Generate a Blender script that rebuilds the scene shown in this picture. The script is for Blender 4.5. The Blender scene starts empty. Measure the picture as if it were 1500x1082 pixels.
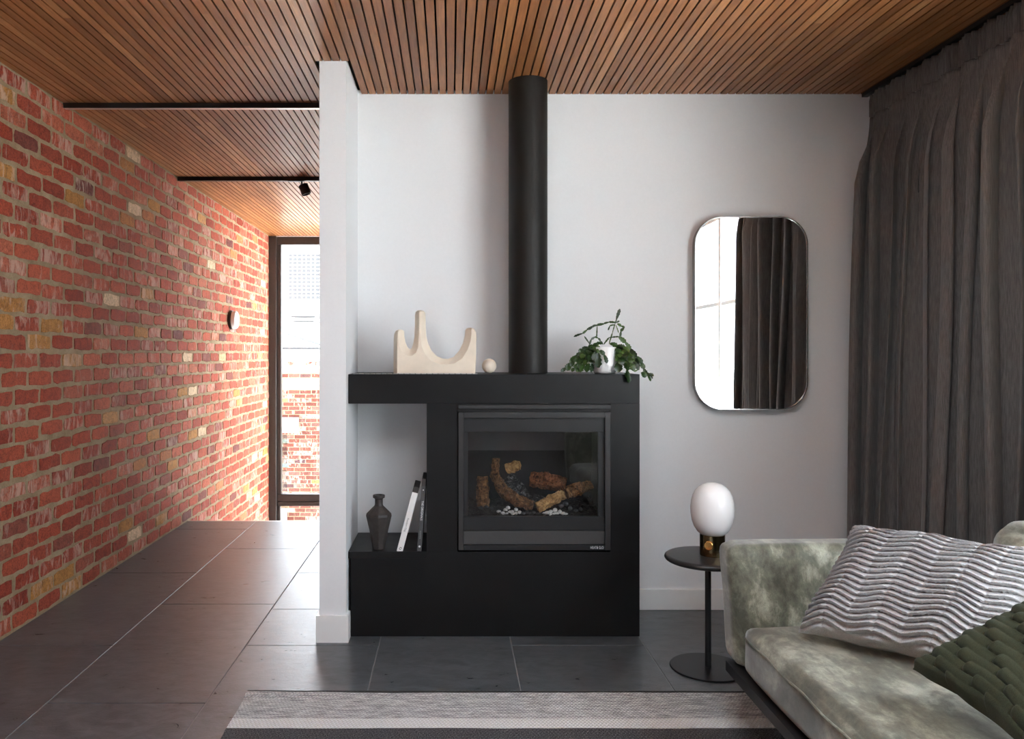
import bpy, bmesh, math, random
from mathutils import Vector, Matrix, noise
random.seed(7)
C = bpy.context.scene.collection
SC = bpy.context.scene

# ------------------------------------------------------------------ camera
F = 1180.0; VX, VY = 660.0, 517.0; EYE = 1.32
cam = bpy.data.cameras.new('camera'); cam_o = bpy.data.objects.new('camera', cam); C.objects.link(cam_o)
cam.sensor_width = 36.0; cam.sensor_fit = 'HORIZONTAL'
cam.lens = 36.0 * F / 1500.0
cam.shift_x = (750 - VX) / 1500.0
cam.shift_y = (VY - 541) / 1500.0
cam.clip_start = 0.05; cam.clip_end = 3000
cam_o.location = (0, 0, EYE); cam_o.rotation_euler = (math.pi / 2, 0, 0)
SC.camera = cam_o

# ------------------------------------------------------------------ world, exposure
w = bpy.data.worlds.new('world'); SC.world = w; w.use_nodes = True
bg = w.node_tree.nodes['Background']
bg.inputs[0].default_value = (0.89, 0.96, 1.06, 1); bg.inputs[1].default_value = 1.0
SC.view_settings.view_transform = 'Standard'; SC.view_settings.look = 'None'
SC.view_settings.gamma = 1.0; SC.view_settings.use_curve_mapping = False
SC.view_settings.exposure = 3.4
cy = SC.cycles
cy.use_denoising = True
try:
    cy.denoiser = 'OPENIMAGEDENOISE'
except Exception:
    pass
cy.max_bounces = 10; cy.diffuse_bounces = 6; cy.glossy_bounces = 5
cy.transmission_bounces = 6; cy.transparent_max_bounces = 12
cy.sample_clamp_indirect = 6.0
cy.caustics_reflective = False; cy.caustics_refractive = False

def portal(loc, rot, sx, sy):
    l = bpy.data.lights.new('window_portal', 'AREA'); l.shape = 'RECTANGLE'; l.size = sx; l.size_y = sy
    l.cycles.is_portal = True
    o = bpy.data.objects.new('window_portal', l); C.objects.link(o)
    o.location = loc; o.rotation_euler = rot

# ------------------------------------------------------------------ room measures (metres)
H = 2.655                      # ceiling height
YB = 4.154                     # back wall
XL = -2.07                     # brick wall face
XR = 2.25                      # right wall face
YH = 9.2                       # hall end wall
YF = 6.33                      # edge of the hall floor over the stairwell
YR = -3.4                      # wall behind the camera
ZP = -1.5                      # stair landing level
def px(x, d): return (x - VX) * d / F
def pz(y, d): return EYE - (y - VY) * d / F

portal((XR + 0.12, 0.9, 1.3), (0, math.pi / 2, 0), 2.4, 3.0)
KX0, KX1, KY0, KY1 = -0.15, 1.0, 0.5, 2.0         # unseen roof light above the seating, added to brighten rug, sofa and walls
portal(((KX0 + KX1) / 2, (KY0 + KY1) / 2, H + 0.19), (0, 0, 0), KX1 - KX0, KY1 - KY0)
sun_d = Vector((-0.40, -0.30, -0.90))
sun = bpy.data.lights.new('sun', 'SUN'); sun.energy = 13.0; sun.angle = 0.02; sun.color = (0.95, 0.98, 1.0)
sun_o = bpy.data.objects.new('sun', sun); C.objects.link(sun_o); sun_o.rotation_euler = sun_d.to_track_quat('-Z', 'Y').to_euler(); sun_o.location = (6, 6, 9)
portal((-1.33, YH + 0.12, 0.65), (-math.pi / 2, 0, 0), 1.5, 3.9)
portal((-0.45, 8.25, 0.65), (0, math.pi / 2, 0), 3.9, 1.7)  # for the added side window

# ------------------------------------------------------------------ material helpers
class NT:
    def __init__(s, name):
        s.m = bpy.data.materials.new(name); s.m.use_nodes = True
        s.t = s.m.node_tree; s.b = s.t.nodes['Principled BSDF']; s.out = s.t.nodes['Material Output']
    def n(s, typ, **kw):
        nd = s.t.nodes.new(typ)
        for k, v in kw.items(): setattr(nd, k, v)
        return nd
    def l(s, a, b): s.t.links.new(a, b)
    def set(s, nd, **kw):
        for k, v in kw.items(): nd.inputs[k].default_value = v
        return nd
    def val(s, sock, v): sock.default_value = v
    def pos(s, scale=(1, 1, 1), src='pos'):
        mp = s.n('ShaderNodeMapping'); mp.inputs['Scale'].default_value = scale
        if src == 'pos': o = s.n('ShaderNodeNewGeometry').outputs['Position']
        else: o = s.n('ShaderNodeTexCoord').outputs['Object']
        s.l(o, mp.inputs['Vector']); return mp
    def noise(s, vec, scale=5, detail=4, rough=0.55, dist=0.0):
        nd = s.n('ShaderNodeTexNoise'); nd.inputs['Scale'].default_value = scale
        nd.inputs['Detail'].default_value = detail; nd.inputs['Roughness'].default_value = rough
        nd.inputs['Distortion'].default_value = dist
        if vec is not None: s.l(vec, nd.inputs['Vector'])
        return nd.outputs['Fac']
    def ramp(s, fac, stops, interp='LINEAR'):
        r = s.n('ShaderNodeValToRGB'); r.color_ramp.interpolation = interp
        els = r.color_ramp.elements
        while len(els) < len(stops): els.new(0.5)
        for e, (p, c) in zip(els, stops):
            e.position = p; e.color = (c[0], c[1], c[2], 1) if not isinstance(c, (int, float)) else (c, c, c, 1)
        s.l(fac, r.inputs[0]); return r.outputs[0]
    def mix(s, fac, a, b, mode='MIX'):
        m = s.n('ShaderNodeMix', data_type='RGBA', blend_type=mode)
        for sock, v in ((m.inputs[0], fac), (m.inputs[6], a), (m.inputs[7], b)):
            if hasattr(v, 'node'): s.l(v, sock)
            elif isinstance(v, (int, float)): sock.default_value = v
            else: sock.default_value = (v[0], v[1], v[2], 1)
        return m.outputs[2]
    def math(s, op, a, b=0.0, c=0.0):
        m = s.n('ShaderNodeMath', operation=op)
        for sock, v in zip(m.inputs, (a, b, c)):
            if hasattr(v, 'node'): s.l(v, sock)
            else: sock.default_value = v
        return m.outputs[0]
    def bump(s, h, strength=0.3, dist=0.01):
        b = s.n('ShaderNodeBump'); b.inputs['Strength'].default_value = strength
        b.inputs['Distance'].default_value = dist; s.l(h, b.inputs['Height'])
        s.l(b.outputs[0], s.b.inputs['Normal'])
    def col(s, v):
        if hasattr(v, 'node'): s.l(v, s.b.inputs['Base Color'])
        else: s.b.inputs['Base Color'].default_value = (v[0], v[1], v[2], 1)
    def p(s, rough=0.5, metal=0.0, spec=0.5, sheen=0.0, coat=0.0):
        i = s.b.inputs
        if hasattr(rough, 'node'): s.l(rough, i['Roughness'])
        else: i['Roughness'].default_value = rough
        i['Metallic'].default_value = metal; i['Specular IOR Level'].default_value = spec
        i['Sheen Weight'].default_value = sheen; i['Coat Weight'].default_value = coat
        return s.m

def plain(name, c, rough=0.5, metal=0.0, spec=0.5, nscale=40.0, var=0.08, bump=0.0):
    t = NT(name); v = t.pos(src='obj').outputs[0]
    f = t.noise(v, nscale, 4)
    d = tuple(x * (1 - var) for x in c); u = tuple(min(1, x * (1 + var)) for x in c)
    t.col(t.ramp(f, [(0.3, d), (0.7, u)]))
    if bump: t.bump(f, bump, 0.002)
    return t.p(rough, metal, spec)

M = {}
M['wall'] = plain('white_paint', (0.78, 0.79, 0.80), 0.6, spec=0.3, nscale=90, var=0.012, bump=0.03)
M['white_trim'] = plain('white_trim_paint', (0.82, 0.82, 0.81), 0.35, nscale=20, var=0.01)
M['black_metal'] = plain('black_powder_coat', (0.012, 0.012, 0.013), 0.38, nscale=300, var=0.2, bump=0.02)
M['dark_frame'] = plain('bronze_window_frame', (0.030, 0.022, 0.018), 0.4, nscale=60, var=0.15)
M['steel'] = plain('brushed_steel', (0.35, 0.34, 0.33), 0.25, metal=1.0, nscale=120, var=0.1)
M['alu'] = plain('pale_aluminium', (0.75, 0.75, 0.76), 0.3, metal=1.0, nscale=120, var=0.05)
M['ext_white'] = plain('exterior_white', (0.75, 0.75, 0.74), 0.7, nscale=3, var=0.05)
M['ext_grey'] = plain('exterior_grey', (0.028, 0.029, 0.030), 0.7, nscale=3, var=0.1)
M['roof_grey'] = plain('pale_roof_sheet', (0.62, 0.63, 0.64), 0.6, nscale=2, var=0.06)
M['ground'] = plain('pale_paving', (0.30, 0.29, 0.28), 0.9, nscale=0.7, var=0.15)

def m_blacksteel():
    t = NT('waxed_black_steel'); v = t.pos().outputs[0]
    f = t.noise(v, 3.0, 6, 0.6, 0.4); f2 = t.noise(v, 45, 4)
    t.col(t.ramp(f, [(0.3, (0.0040, 0.0040, 0.0044)), (0.7, (0.0080, 0.0077, 0.0077))]))
    r = t.ramp(f, [(0.3, 0.34), (0.7, 0.50)])
    t.bump(f2, 0.04, 0.002)
    return t.p(r, 0.0, 0.30)
M['blacksteel'] = m_blacksteel()

def m_flue():
    t = NT('matt_black_flue_paint'); v = t.pos().outputs[0]
    f = t.noise(v, 350, 3)
    t.col(t.ramp(f, [(0.3, (0.0085, 0.0072, 0.0062)), (0.7, (0.014, 0.012, 0.010))]))
    t.bump(f, 0.05, 0.001)
    return t.p(0.50, 0.0, 0.26)
M['flue'] = m_flue()

def m_tile():
    t = NT('charcoal_stone_tile')
    g = t.n('ShaderNodeNewGeometry').outputs['Position']
    rnd = t.n('ShaderNodeObjectInfo').outputs['Random']
    off = t.n('ShaderNodeVectorMath', operation='SCALE'); cmb = t.n('ShaderNodeCombineXYZ')
    t.l(rnd, cmb.inputs[0]); t.l(rnd, cmb.inputs[1]); t.l(cmb.outputs[0], off.inputs[0]); off.inputs['Scale'].default_value = 7.0
    ad = t.n('ShaderNodeVectorMath', operation='ADD'); t.l(g, ad.inputs[0]); t.l(off.outputs[0], ad.inputs[1])
    mp = t.n('ShaderNodeMapping'); mp.inputs['Scale'].default_value = (0.75, 1.3, 1); t.l(ad.outputs[0], mp.inputs['Vector'])
    v = mp.outputs[0]
    big = t.noise(v, 2.2, 6, 0.6, 0.5); mid = t.noise(v, 14, 8, 0.65, 0.8); fine = t.noise(v, 160, 4, 0.6)
    c = t.ramp(mid, [(0.38, (0.050, 0.055, 0.061)), (0.64, (0.118, 0.127, 0.138))])
    c = t.mix(t.ramp(big, [(0.35, 0.0), (0.75, 0.5)]), c, (0.122, 0.129, 0.138))
    tone = t.ramp(rnd, [(0, 0.9), (1, 1.1)])
    c = t.mix(1.0, c, tone, 'MULTIPLY')
    t.col(c)
    hh = t.math('ADD', t.math('MULTIPLY', t.noise(v, 26, 8, 0.72, 0.5), 0.6), t.math('MULTIPLY', fine, 0.4))
    t.bump(hh, 0.40, 0.0045)
    r = t.ramp(mid, [(0.3, 0.27), (0.7, 0.35)])
    return t.p(r, 0, 0.75)
M['tile'] = m_tile()
M['grout'] = plain('grey_grout', (0.30, 0.295, 0.29), 0.9, spec=0.2, nscale=80, var=0.1)

def m_slat(island):
    t = NT('oiled_timber_slat' + ('_far' if island else ''))
    gn = t.n('ShaderNodeNewGeometry'); g = gn.outputs['Position']
    rnd = gn.outputs['Random Per Island'] if island else t.n('ShaderNodeObjectInfo').outputs['Random']
    cmb = t.n('ShaderNodeCombineXYZ'); t.l(t.math('MULTIPLY', rnd, 37.0), cmb.inputs[0]); t.l(t.math('MULTIPLY', rnd, 91.0), cmb.inputs[1])
    ad = t.n('ShaderNodeVectorMath', operation='ADD'); t.l(g, ad.inputs[0]); t.l(cmb.outputs[0], ad.inputs[1])
    mp = t.n('ShaderNodeMapping'); mp.inputs['Scale'].default_value = (1, 0.05, 1); t.l(ad.outputs[0], mp.inputs['Vector'])
    grain = t.noise(mp.outputs[0], 110, 5, 0.6, 0.6)
    mp2 = t.n('ShaderNodeMapping'); mp2.inputs['Scale'].default_value = (1, 0.3, 1); t.l(ad.outputs[0], mp2.inputs['Vector'])
    blot = t.noise(mp2.outputs[0], 9, 4, 0.5, 0.4)
    base = t.ramp(rnd, [(0.0, (0.24, 0.088, 0.028)), (0.25, (0.36, 0.142, 0.046)), (0.5, (0.30, 0.115, 0.037)), (0.72, (0.42, 0.180, 0.064)), (0.9, (0.32, 0.112, 0.038)), (1.0, (0.52, 0.26, 0.105))])
    c = t.mix(0.75, base, t.ramp(grain, [(0.28, (0.55, 0.5, 0.46)), (0.68, (1.12, 1.1, 1.06))]), 'MULTIPLY')
    c = t.mix(0.6, c, t.ramp(blot, [(0.3, 0.68), (0.7, 1.15)]), 'MULTIPLY')
    t.col(c); t.bump(grain, 0.06, 0.002)
    return t.p(0.42, 0, 0.45)
M['slat'] = m_slat(False); M['slat_far'] = m_slat(True)
M['slat_back'] = plain('black_acoustic_backing', (0.006, 0.005, 0.005), 0.9, spec=0.1)

def m_brick(island, ext=False):
    t = NT('old_red_brick' + ('_joined' if island else '') + ('_outside' if ext else ''))
    gn = t.n('ShaderNodeNewGeometry'); g = gn.outputs['Position']
    rnd = gn.outputs['Random Per Island'] if island else t.n('ShaderNodeObjectInfo').outputs['Random']
    r2 = t.math('FRACT', t.math('MULTIPLY', rnd, 17.31)); r3 = t.math('FRACT', t.math('MULTIPLY', rnd, 71.7))
    cmb = t.n('ShaderNodeCombineXYZ'); t.l(t.math('MULTIPLY', rnd, 23.0), cmb.inputs[0]); t.l(t.math('MULTIPLY', r2, 11.0), cmb.inputs[2])
    ad = t.n('ShaderNodeVectorMath', operation='ADD'); t.l(g, ad.inputs[0]); t.l(cmb.outputs[0], ad.inputs[1])
    v = ad.outputs[0]
    base = t.ramp(rnd, [(0.0, (0.215, 0.032, 0.018)), (0.14, (0.33, 0.058, 0.032)), (0.30, (0.24, 0.040, 0.024)), (0.46, (0.38, 0.082, 0.046)), (0.60, (0.275, 0.050, 0.031)),
                        (0.72, (0.42, 0.115, 0.072)), (0.80, (0.13, 0.035, 0.035)), (0.86, (0.33, 0.085, 0.056)), (0.93, (0.40, 0.13, 0.085)), (0.945, (0.36, 0.170, 0.050)), (0.98, (0.40, 0.190, 0.062)), (0.99, (0.60, 0.46, 0.36))],
                  'LINEAR' if not ext else 'LINEAR')
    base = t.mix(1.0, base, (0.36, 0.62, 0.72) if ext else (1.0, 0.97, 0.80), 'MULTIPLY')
    n1 = t.noise(v, 26, 6, 0.65, 0.8); n2 = t.noise(v, 130, 4, 0.7)
    mp = t.n('ShaderNodeMapping'); mp.inputs['Scale'].default_value = (1, 1.0, 0.35); t.l(v, mp.inputs['Vector'])
    n3 = t.noise(mp.outputs[0], 20, 5, 0.6, 1.2)
    c = t.mix(0.75, base, t.ramp(n1, [(0.28, 0.42), (0.5, 1.0), (0.7, 1.3)]), 'MULTIPLY')
    c = t.mix(0.7, c, t.ramp(n2, [(0.34, 0.35), (0.5, 1.0), (0.66, 1.25)]), 'MULTIPLY')
    # lime smears: more on some bricks than on others
    amt = t.math('MULTIPLY', t.ramp(t.math('ADD', n3, t.math('MULTIPLY', t.math('SUBTRACT', r3, 0.5), 0.32)), [(0.57, 0.0), (0.74, 1.0)]), 0.55)
    c = t.mix(amt, c, (0.60, 0.45, 0.36))
    t.col(c)
    t.bump(t.math('ADD', t.math('MULTIPLY', n1, 0.7), t.math('MULTIPLY', n2, 0.5)), 0.55, 0.006)
    return t.p(0.85, 0, 0.25)
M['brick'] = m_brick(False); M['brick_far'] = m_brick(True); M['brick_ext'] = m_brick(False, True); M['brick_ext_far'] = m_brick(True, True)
def m_mortar():
    t = NT('sandy_lime_mortar'); v = t.pos().outputs[0]
    a = t.noise(v, 9, 5); b = t.noise(v, 120, 5, 0.7)
    c = t.ramp(a, [(0.3, (0.25, 0.185, 0.105)), (0.7, (0.40, 0.315, 0.205))])
    c = t.mix(0.5, c, t.ramp(b, [(0.3, 0.6), (0.7, 1.2)]), 'MULTIPLY')
    t.col(c); t.bump(t.math('ADD', a, b), 0.7, 0.008)
    return t.p(0.95, 0, 0.15)
M['mortar'] = m_mortar()

def m_curtain():
    t = NT('charcoal_brown_linen'); v = t.pos(src='obj').outputs[0]
    mv = t.n('ShaderNodeMapping'); mv.inputs['Scale'].default_value = (1, 1, 0.06); t.l(v, mv.inputs['Vector'])
    a = t.noise(mv.outputs[0], 320, 3); b = t.noise(v, 400, 3)
    c = t.ramp(a, [(0.3, (0.122, 0.112, 0.106)), (0.7, (0.210, 0.195, 0.185))])
    c = t.mix(0.35, c, t.ramp(b, [(0.3, 0.7), (0.7, 1.2)]), 'MULTIPLY')
    t.col(c); t.bump(t.math('ADD', a, b), 0.2, 0.002)
    m = t.p(0.9, 0, 0.15, sheen=0.25)
    tr = t.n('ShaderNodeBsdfTranslucent'); t.l(c, tr.inputs[0])
    mx = t.n('ShaderNodeMixShader'); mx.inputs[0].default_value = 0.18
    t.l(t.b.outputs[0], mx.inputs[1]); t.l(tr.outputs[0], mx.inputs[2]); t.l(mx.outputs[0], t.out.inputs[0])
    return m
M['curtain'] = m_curtain()

def m_suede():
    t = NT('grey_green_suede'); v = t.pos().outputs[0]
    mp = t.n('ShaderNodeMapping'); mp.inputs['Scale'].default_value = (1.6, 0.7, 1.0); mp.inputs['Rotation'].default_value = (0.2, 0.1, 0.5); t.l(v, mp.inputs['Vector'])
    a = t.noise(mp.outputs[0], 7.5, 7, 0.66, 0.25); b = t.noise(v, 34, 6, 0.65, 0.3); f = t.noise(v, 420, 3)
    c = t.ramp(a, [(0.36, (0.066, 0.067, 0.045)), (0.5, (0.150, 0.153, 0.110)), (0.62, (0.36, 0.365, 0.285))])
    c = t.mix(0.7, c, t.ramp(b, [(0.3, 0.6), (0.7, 1.3)]), 'MULTIPLY')
    c = t.mix(0.5, c, t.ramp(f, [(0.3, 0.65), (0.7, 1.3)]), 'MULTIPLY')
    t.col(c); t.bump(t.math('ADD', b, t.math('MULTIPLY', f, 0.3)), 0.12, 0.006)
    return t.p(t.ramp(a, [(0.3, 0.62), (0.7, 0.5)]), 0, 0.4, sheen=0.5)
M['suede'] = m_suede()
def m_felt(name, c0, c1, sheen=0.15):
    t = NT(name); v = t.pos(src='obj').outputs[0]
    a = t.noise(v, 55, 4); f = t.noise(v, 700, 3)
    c = t.ramp(f, [(0.3, c0), (0.7, c1)])
    c = t.mix(0.3, c, t.ramp(a, [(0.3, 0.8), (0.7, 1.15)]), 'MULTIPLY')
    t.col(c); t.bump(f, 0.3, 0.0015)
    return t.p(0.92, 0, 0.2, sheen=sheen)
M['grey_felt'] = m_felt('grey_wool_felt', (0.30, 0.295, 0.30), (0.66, 0.65, 0.655))
M['olive_velvet'] = m_felt('olive_velvet', (0.022, 0.026, 0.013), (0.060, 0.066, 0.038), 0.05)
M['wood_leg'] = plain('red_brown_timber', (0.10, 0.032, 0.020), 0.45, nscale=30, var=0.3)
M['black_timber'] = plain('black_stained_oak', (0.020, 0.018, 0.017), 0.38, nscale=60, var=0.4, bump=0.1)

def m_rug():
    t = NT('striped_wool_weave'); g = t.n('ShaderNodeNewGeometry').outputs['Position']
    sp = t.n('ShaderNodeSeparateXYZ'); t.l(g, sp.inputs[0])
    wob = t.noise(g, 3, 2)
    y = t.math('ADD', sp.outputs[1], t.math('MULTIPLY', t.math('SUBTRACT', wob, 0.5), 0.012))
    yy = t.math('MULTIPLY', t.math('SUBTRACT', y, 1.11), 0.5)      # 0..1 over 2 m
    heather = t.noise(t.pos((0.35, 1.6, 1)).outputs[0], 60, 5, 0.7)
    spk = t.noise(t.pos((1, 1, 1)).outputs[0], 260, 3, 0.7)
    wht = t.mix(0.3, (0.88, 0.87, 0.84), t.ramp(spk, [(0.3, 0.75), (0.7, 1.1)]), 'MULTIPLY')
    hea = t.mix(t.ramp(heather, [(0.36, 0.0), (0.62, 1.0)]), (0.36, 0.355, 0.35), (0.80, 0.79, 0.77))
    hea = t.mix(0.6, hea, t.ramp(spk, [(0.3, 0.55), (0.7, 1.25)]), 'MULTIPLY')
    drk = t.mix(t.ramp(spk, [(0.4, 0.0), (0.68, 1.0)]), (0.030, 0.028, 0.032), (0.22, 0.21, 0.21))
    S = lambda lo: t.math('GREATER_THAN', y, lo)
    def stripe(c, lo, d): return t.mix(S(lo), c, d)
    c = drk
    bands = [(0.0, drk), (1.25, hea), (1.55, wht), (1.63, drk), (1.9, hea), (2.15, drk), (2.4, wht), (2.48, drk), (2.56, hea), (2.66, drk), (2.811, wht), (2.887, hea), (3.097, (0.060, 0.058, 0.056))]
    c = bands[0][1]
    for lo, d in bands[1:]: c = stripe(c, lo, d)
    t.col(c)
    # woven relief: diagonal cells
    wv = t.n('ShaderNodeTexWave', wave_type='BANDS', bands_direction='X'); mp = t.n('ShaderNodeMapping')
    mp.inputs['Rotation'].default_value = (0, 0, 0.6); t.l(g, mp.inputs['Vector']); t.l(mp.outputs[0], wv.inputs['Vector'])
    wv.inputs['Scale'].default_value = 28; wv.inputs['Distortion'].default_value = 1.5; wv.inputs['Detail'].default_value = 2
    wv2 = t.n('ShaderNodeTexWave', wave_type='BANDS', bands_direction='Y'); t.l(g, wv2.inputs['Vector'])
    wv2.inputs['Scale'].default_value = 26; wv2.inputs['Distortion'].default_value = 1.0
    hgt = t.math('ADD', t.math('MULTIPLY', wv.outputs['Fac'], wv2.outputs['Fac']), t.math('MULTIPLY', spk, 0.5))
    t.bump(hgt, 1.0, 0.009)
    cc = t.mix(0.75, c, t.ramp(hgt, [(0.15, 0.78), (0.8, 1.6)]), 'MULTIPLY'); t.col(cc)
    return t.p(0.95, 0, 0.1)
M['rug'] = m_rug()

def m_glass(name, tint=(1, 1, 1), ior=1.45, extra=0.0):
    t = NT(name); t.t.nodes.remove(t.b)
    tr = t.n('ShaderNodeBsdfTransparent'); tr.inputs[0].default_value = (*tint, 1)
    gl = t.n('ShaderNodeBsdfGlossy'); gl.inputs['Roughness'].default_value = 0.0
    lw = t.n('ShaderNodeLayerWeight'); lw.inputs[0].default_value = 0.5
    f0 = ((ior - 1) / (ior + 1)) ** 2 + extra
    fac = t.math('ADD', f0, t.math('MULTIPLY', t.math('POWER', lw.outputs['Facing'], 5.0), 1 - f0))   # same from both sides of the thin sheet
    mx = t.n('ShaderNodeMixShader'); t.l(fac, mx.inputs[0])
    t.l(tr.outputs[0], mx.inputs[1]); t.l(gl.outputs[0], mx.inputs[2]); t.l(mx.outputs[0], t.out.inputs[0])
    return t.m
M['glass'] = m_glass('window_glass', (0.97, 0.98, 0.98), 1.45)
M['fire_glass'] = m_glass('fire_glass', (0.88, 0.88, 0.88), 1.5, 0.01)
M['louvre_glass'] = m_glass('louvre_glass', (0.70, 0.74, 0.77), 1.5, 0.05)
def m_mirror():
    t = NT('mirror_silver'); t.col((0.92, 0.93, 0.93)); return t.p(0.0, 1.0, 0.5)
M['mirror'] = m_mirror()
def m_opal():
    t = NT('opal_glass'); t.col((0.88, 0.88, 0.87))
    t.b.inputs['Subsurface Weight'].default_value = 0.3; t.b.inputs['Subsurface Radius'].default_value = (0.03, 0.03, 0.03)
    return t.p(0.16, 0, 0.5)
M['opal'] = m_opal()
def m_brass():
    t = NT('bronzed_brass'); v = t.pos((1, 1, 0.05), 'obj').outputs[0]
    a = t.noise(v, 300, 3)
    t.col(t.ramp(a, [(0.3, (0.20, 0.145, 0.075)), (0.7, (0.30, 0.225, 0.12))]))
    return t.p(0.20, 1.0)
M['brass'] = m_brass()
M['brass_bright'] = plain('polished_brass', (0.72, 0.40, 0.13), 0.25, metal=1.0, nscale=200, var=0.1)
M['pale_wood'] = plain('pale_limewood', (0.74, 0.65, 0.53), 0.6, spec=0.3, nscale=14, var=0.06, bump=0.03)
M['ball_wood'] = plain('pale_turned_wood', (0.66, 0.58, 0.48), 0.55, spec=0.3, nscale=25, var=0.06)
M['pot'] = plain('white_glazed_ceramic', (0.80, 0.80, 0.79), 0.18, nscale=8, var=0.01)
M['soil'] = plain('brown_soil', (0.05, 0.028, 0.018), 0.95, nscale=150, var=0.5, bump=0.8)
def m_leaf():
    t = NT('cactus_leaf'); rnd = t.n('ShaderNodeObjectInfo').outputs['Random']
    a = t.noise(t.pos(src='obj').outputs[0], 2.5, 3)
    c = t.ramp(rnd, [(0, (0.012, 0.028, 0.008)), (0.5, (0.026, 0.060, 0.014)), (0.85, (0.045, 0.095, 0.020)), (1, (0.09, 0.15, 0.035))])
    c = t.mix(0.5, c, t.ramp(a, [(0.3, 0.6), (0.7, 1.3)]), 'MULTIPLY')
    t.col(c); return t.p(0.32, 0, 0.5)
M['leaf'] = m_leaf()
M['vase'] = plain('brown_black_clay', (0.040, 0.033, 0.030), 0.55, spec=0.4, nscale=45, var=0.3, bump=0.12)
M['book_white'] = plain('white_book_cloth', (0.82, 0.82, 0.80), 0.55, nscale=30, var=0.01)
M['book_dark'] = plain('charcoal_book_cloth', (0.065, 0.063, 0.063), 0.6, nscale=60, var=0.1)
M['book_brown'] = plain('dark_book_head', (0.045, 0.038, 0.035), 0.7, nscale=60, var=0.15)
M['paper'] = plain('book_pages', (0.55, 0.52, 0.46), 0.9, nscale=200, var=0.08)
M['ink_white'] = plain('white_print', (0.8, 0.8, 0.8), 0.6, var=0.0)
M['ink_dark'] = plain('dark_print', (0.03, 0.03, 0.03), 0.6, var=0.0)
M['ink_grey'] = plain('grey_print', (0.25, 0.25, 0.25), 0.6, var=0.0)
M['firebox'] = plain('firebox_black', (0.008, 0.0075, 0.007), 0.6, nscale=30, var=0.2)
M['grey_panel'] = plain('dark_grey_panel', (0.050, 0.049, 0.049), 0.45, nscale=60, var=0.05)
M['frame_grey'] = plain('charcoal_frame', (0.026, 0.025, 0.025), 0.40, nscale=60, var=0.05)
def m_log(name, c0, c1, c2):
    t = NT(name); v = t.pos().outputs[0]
    a = t.noise(v, 55, 6, 0.7, 1.2); b = t.noise(v, 14, 4)
    c = t.ramp(a, [(0.36, c0), (0.52, c1), (0.68, c2)])
    c = t.mix(0.5, c, t.ramp(b, [(0.35, 0.45), (0.65, 1.25)]), 'MULTIPLY')
    t.col(c); t.bump(a, 0.9, 0.012); return t.p(0.85, 0, 0.2)
M['log'] = m_log('ceramic_log_bark', (0.022, 0.011, 0.006), (0.26, 0.125, 0.050), (0.50, 0.28, 0.115))
M['log_light'] = m_log('ceramic_log_split', (0.20, 0.095, 0.032), (0.66, 0.38, 0.14), (0.80, 0.54, 0.25))
M['log_red'] = m_log('ceramic_log_red', (0.025, 0.010, 0.006), (0.27, 0.10, 0.038), (0.48, 0.21, 0.09))
M['log_char'] = m_log('charred_log', (0.008, 0.008, 0.008), (0.045, 0.044, 0.044), (0.40, 0.39, 0.39))
M['pebble'] = plain('white_pebble', (0.62, 0.61, 0.58), 0.5, nscale=30, var=0.1)
M['pebble_dark'] = plain('dark_pebble', (0.06, 0.06, 0.06), 0.6, nscale=30, var=0.3)
M['ember'] = m_log('ember_bed', (0.010, 0.009, 0.008), (0.040, 0.034, 0.030), (0.15, 0.14, 0.13))

# ------------------------------------------------------------------ mesh helpers
def empty(name, loc=(0, 0, 0)):
    o = bpy.data.objects.new(name, None); C.objects.link(o); o.location = loc; o.empty_display_size = 0.1
    return o
def tag(o, label, cat, group=None):
    o['label'] = label; o['category'] = cat
    if group: o['group'] = group
    return o
def struct(o): o['kind'] = 'structure'; return o
def smooth(me, ang=35):
    for p in me.polygons: p.use_smooth = True
    try: me.set_sharp_from_angle(angle=math.radians(ang))
    except Exception: pass
def link(name, me, mat, parent=None, sm=None, loc=None):
    """mesh in world coordinates; origin goes to the parent's place, or to its own base"""
    if parent is not None:
        off = wloc(parent)
    elif loc is not None:
        off = Vector(loc)
    else:
        xs = [v.co for v in me.vertices]
        lo = Vector([min(v[i] for v in xs) for i in range(3)]); hi = Vector([max(v[i] for v in xs) for i in range(3)])
        off = Vector(((lo.x + hi.x) / 2, (lo.y + hi.y) / 2, lo.z))
    me.transform(Matrix.Translation(-off))
    if mat is not None:
        for mm in (mat if isinstance(mat, (list, tuple)) else [mat]): me.materials.append(mm)
    if sm: smooth(me, sm)
    o = bpy.data.objects.new(name, me); C.objects.link(o)
    if parent is not None: o.parent = parent
    else: o.location = off
    return o
def wloc(o):
    v = Vector(o.location)
    while o.parent is not None: o = o.parent; v = v + Vector(o.location)
    return v
def mesh(verts, faces, name='m'):
    me = bpy.data.meshes.new(name); me.from_pydata([tuple(v) for v in verts], [], faces); me.update(); return me
def bm_mesh(bm, recalc=True):
    if recalc: bmesh.ops.recalc_face_normals(bm, faces=bm.faces[:])
    me = bpy.data.meshes.new('m'); bm.to_mesh(me); bm.free(); return me
def add_box(bm, x0, x1, y0, y1, z0, z1):
    v = [bm.verts.new(c) for c in ((x0, y0, z0), (x1, y0, z0), (x1, y1, z0), (x0, y1, z0), (x0, y0, z1), (x1, y0, z1), (x1, y1, z1), (x0, y1, z1))]
    fs = [bm.faces.new([v[i] for i in f]) for f in ((3, 2, 1, 0), (4, 5, 6, 7), (0, 1, 5, 4), (1, 2, 6, 5), (2, 3, 7, 6), (3, 0, 4, 7))]
    return v, fs
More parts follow.
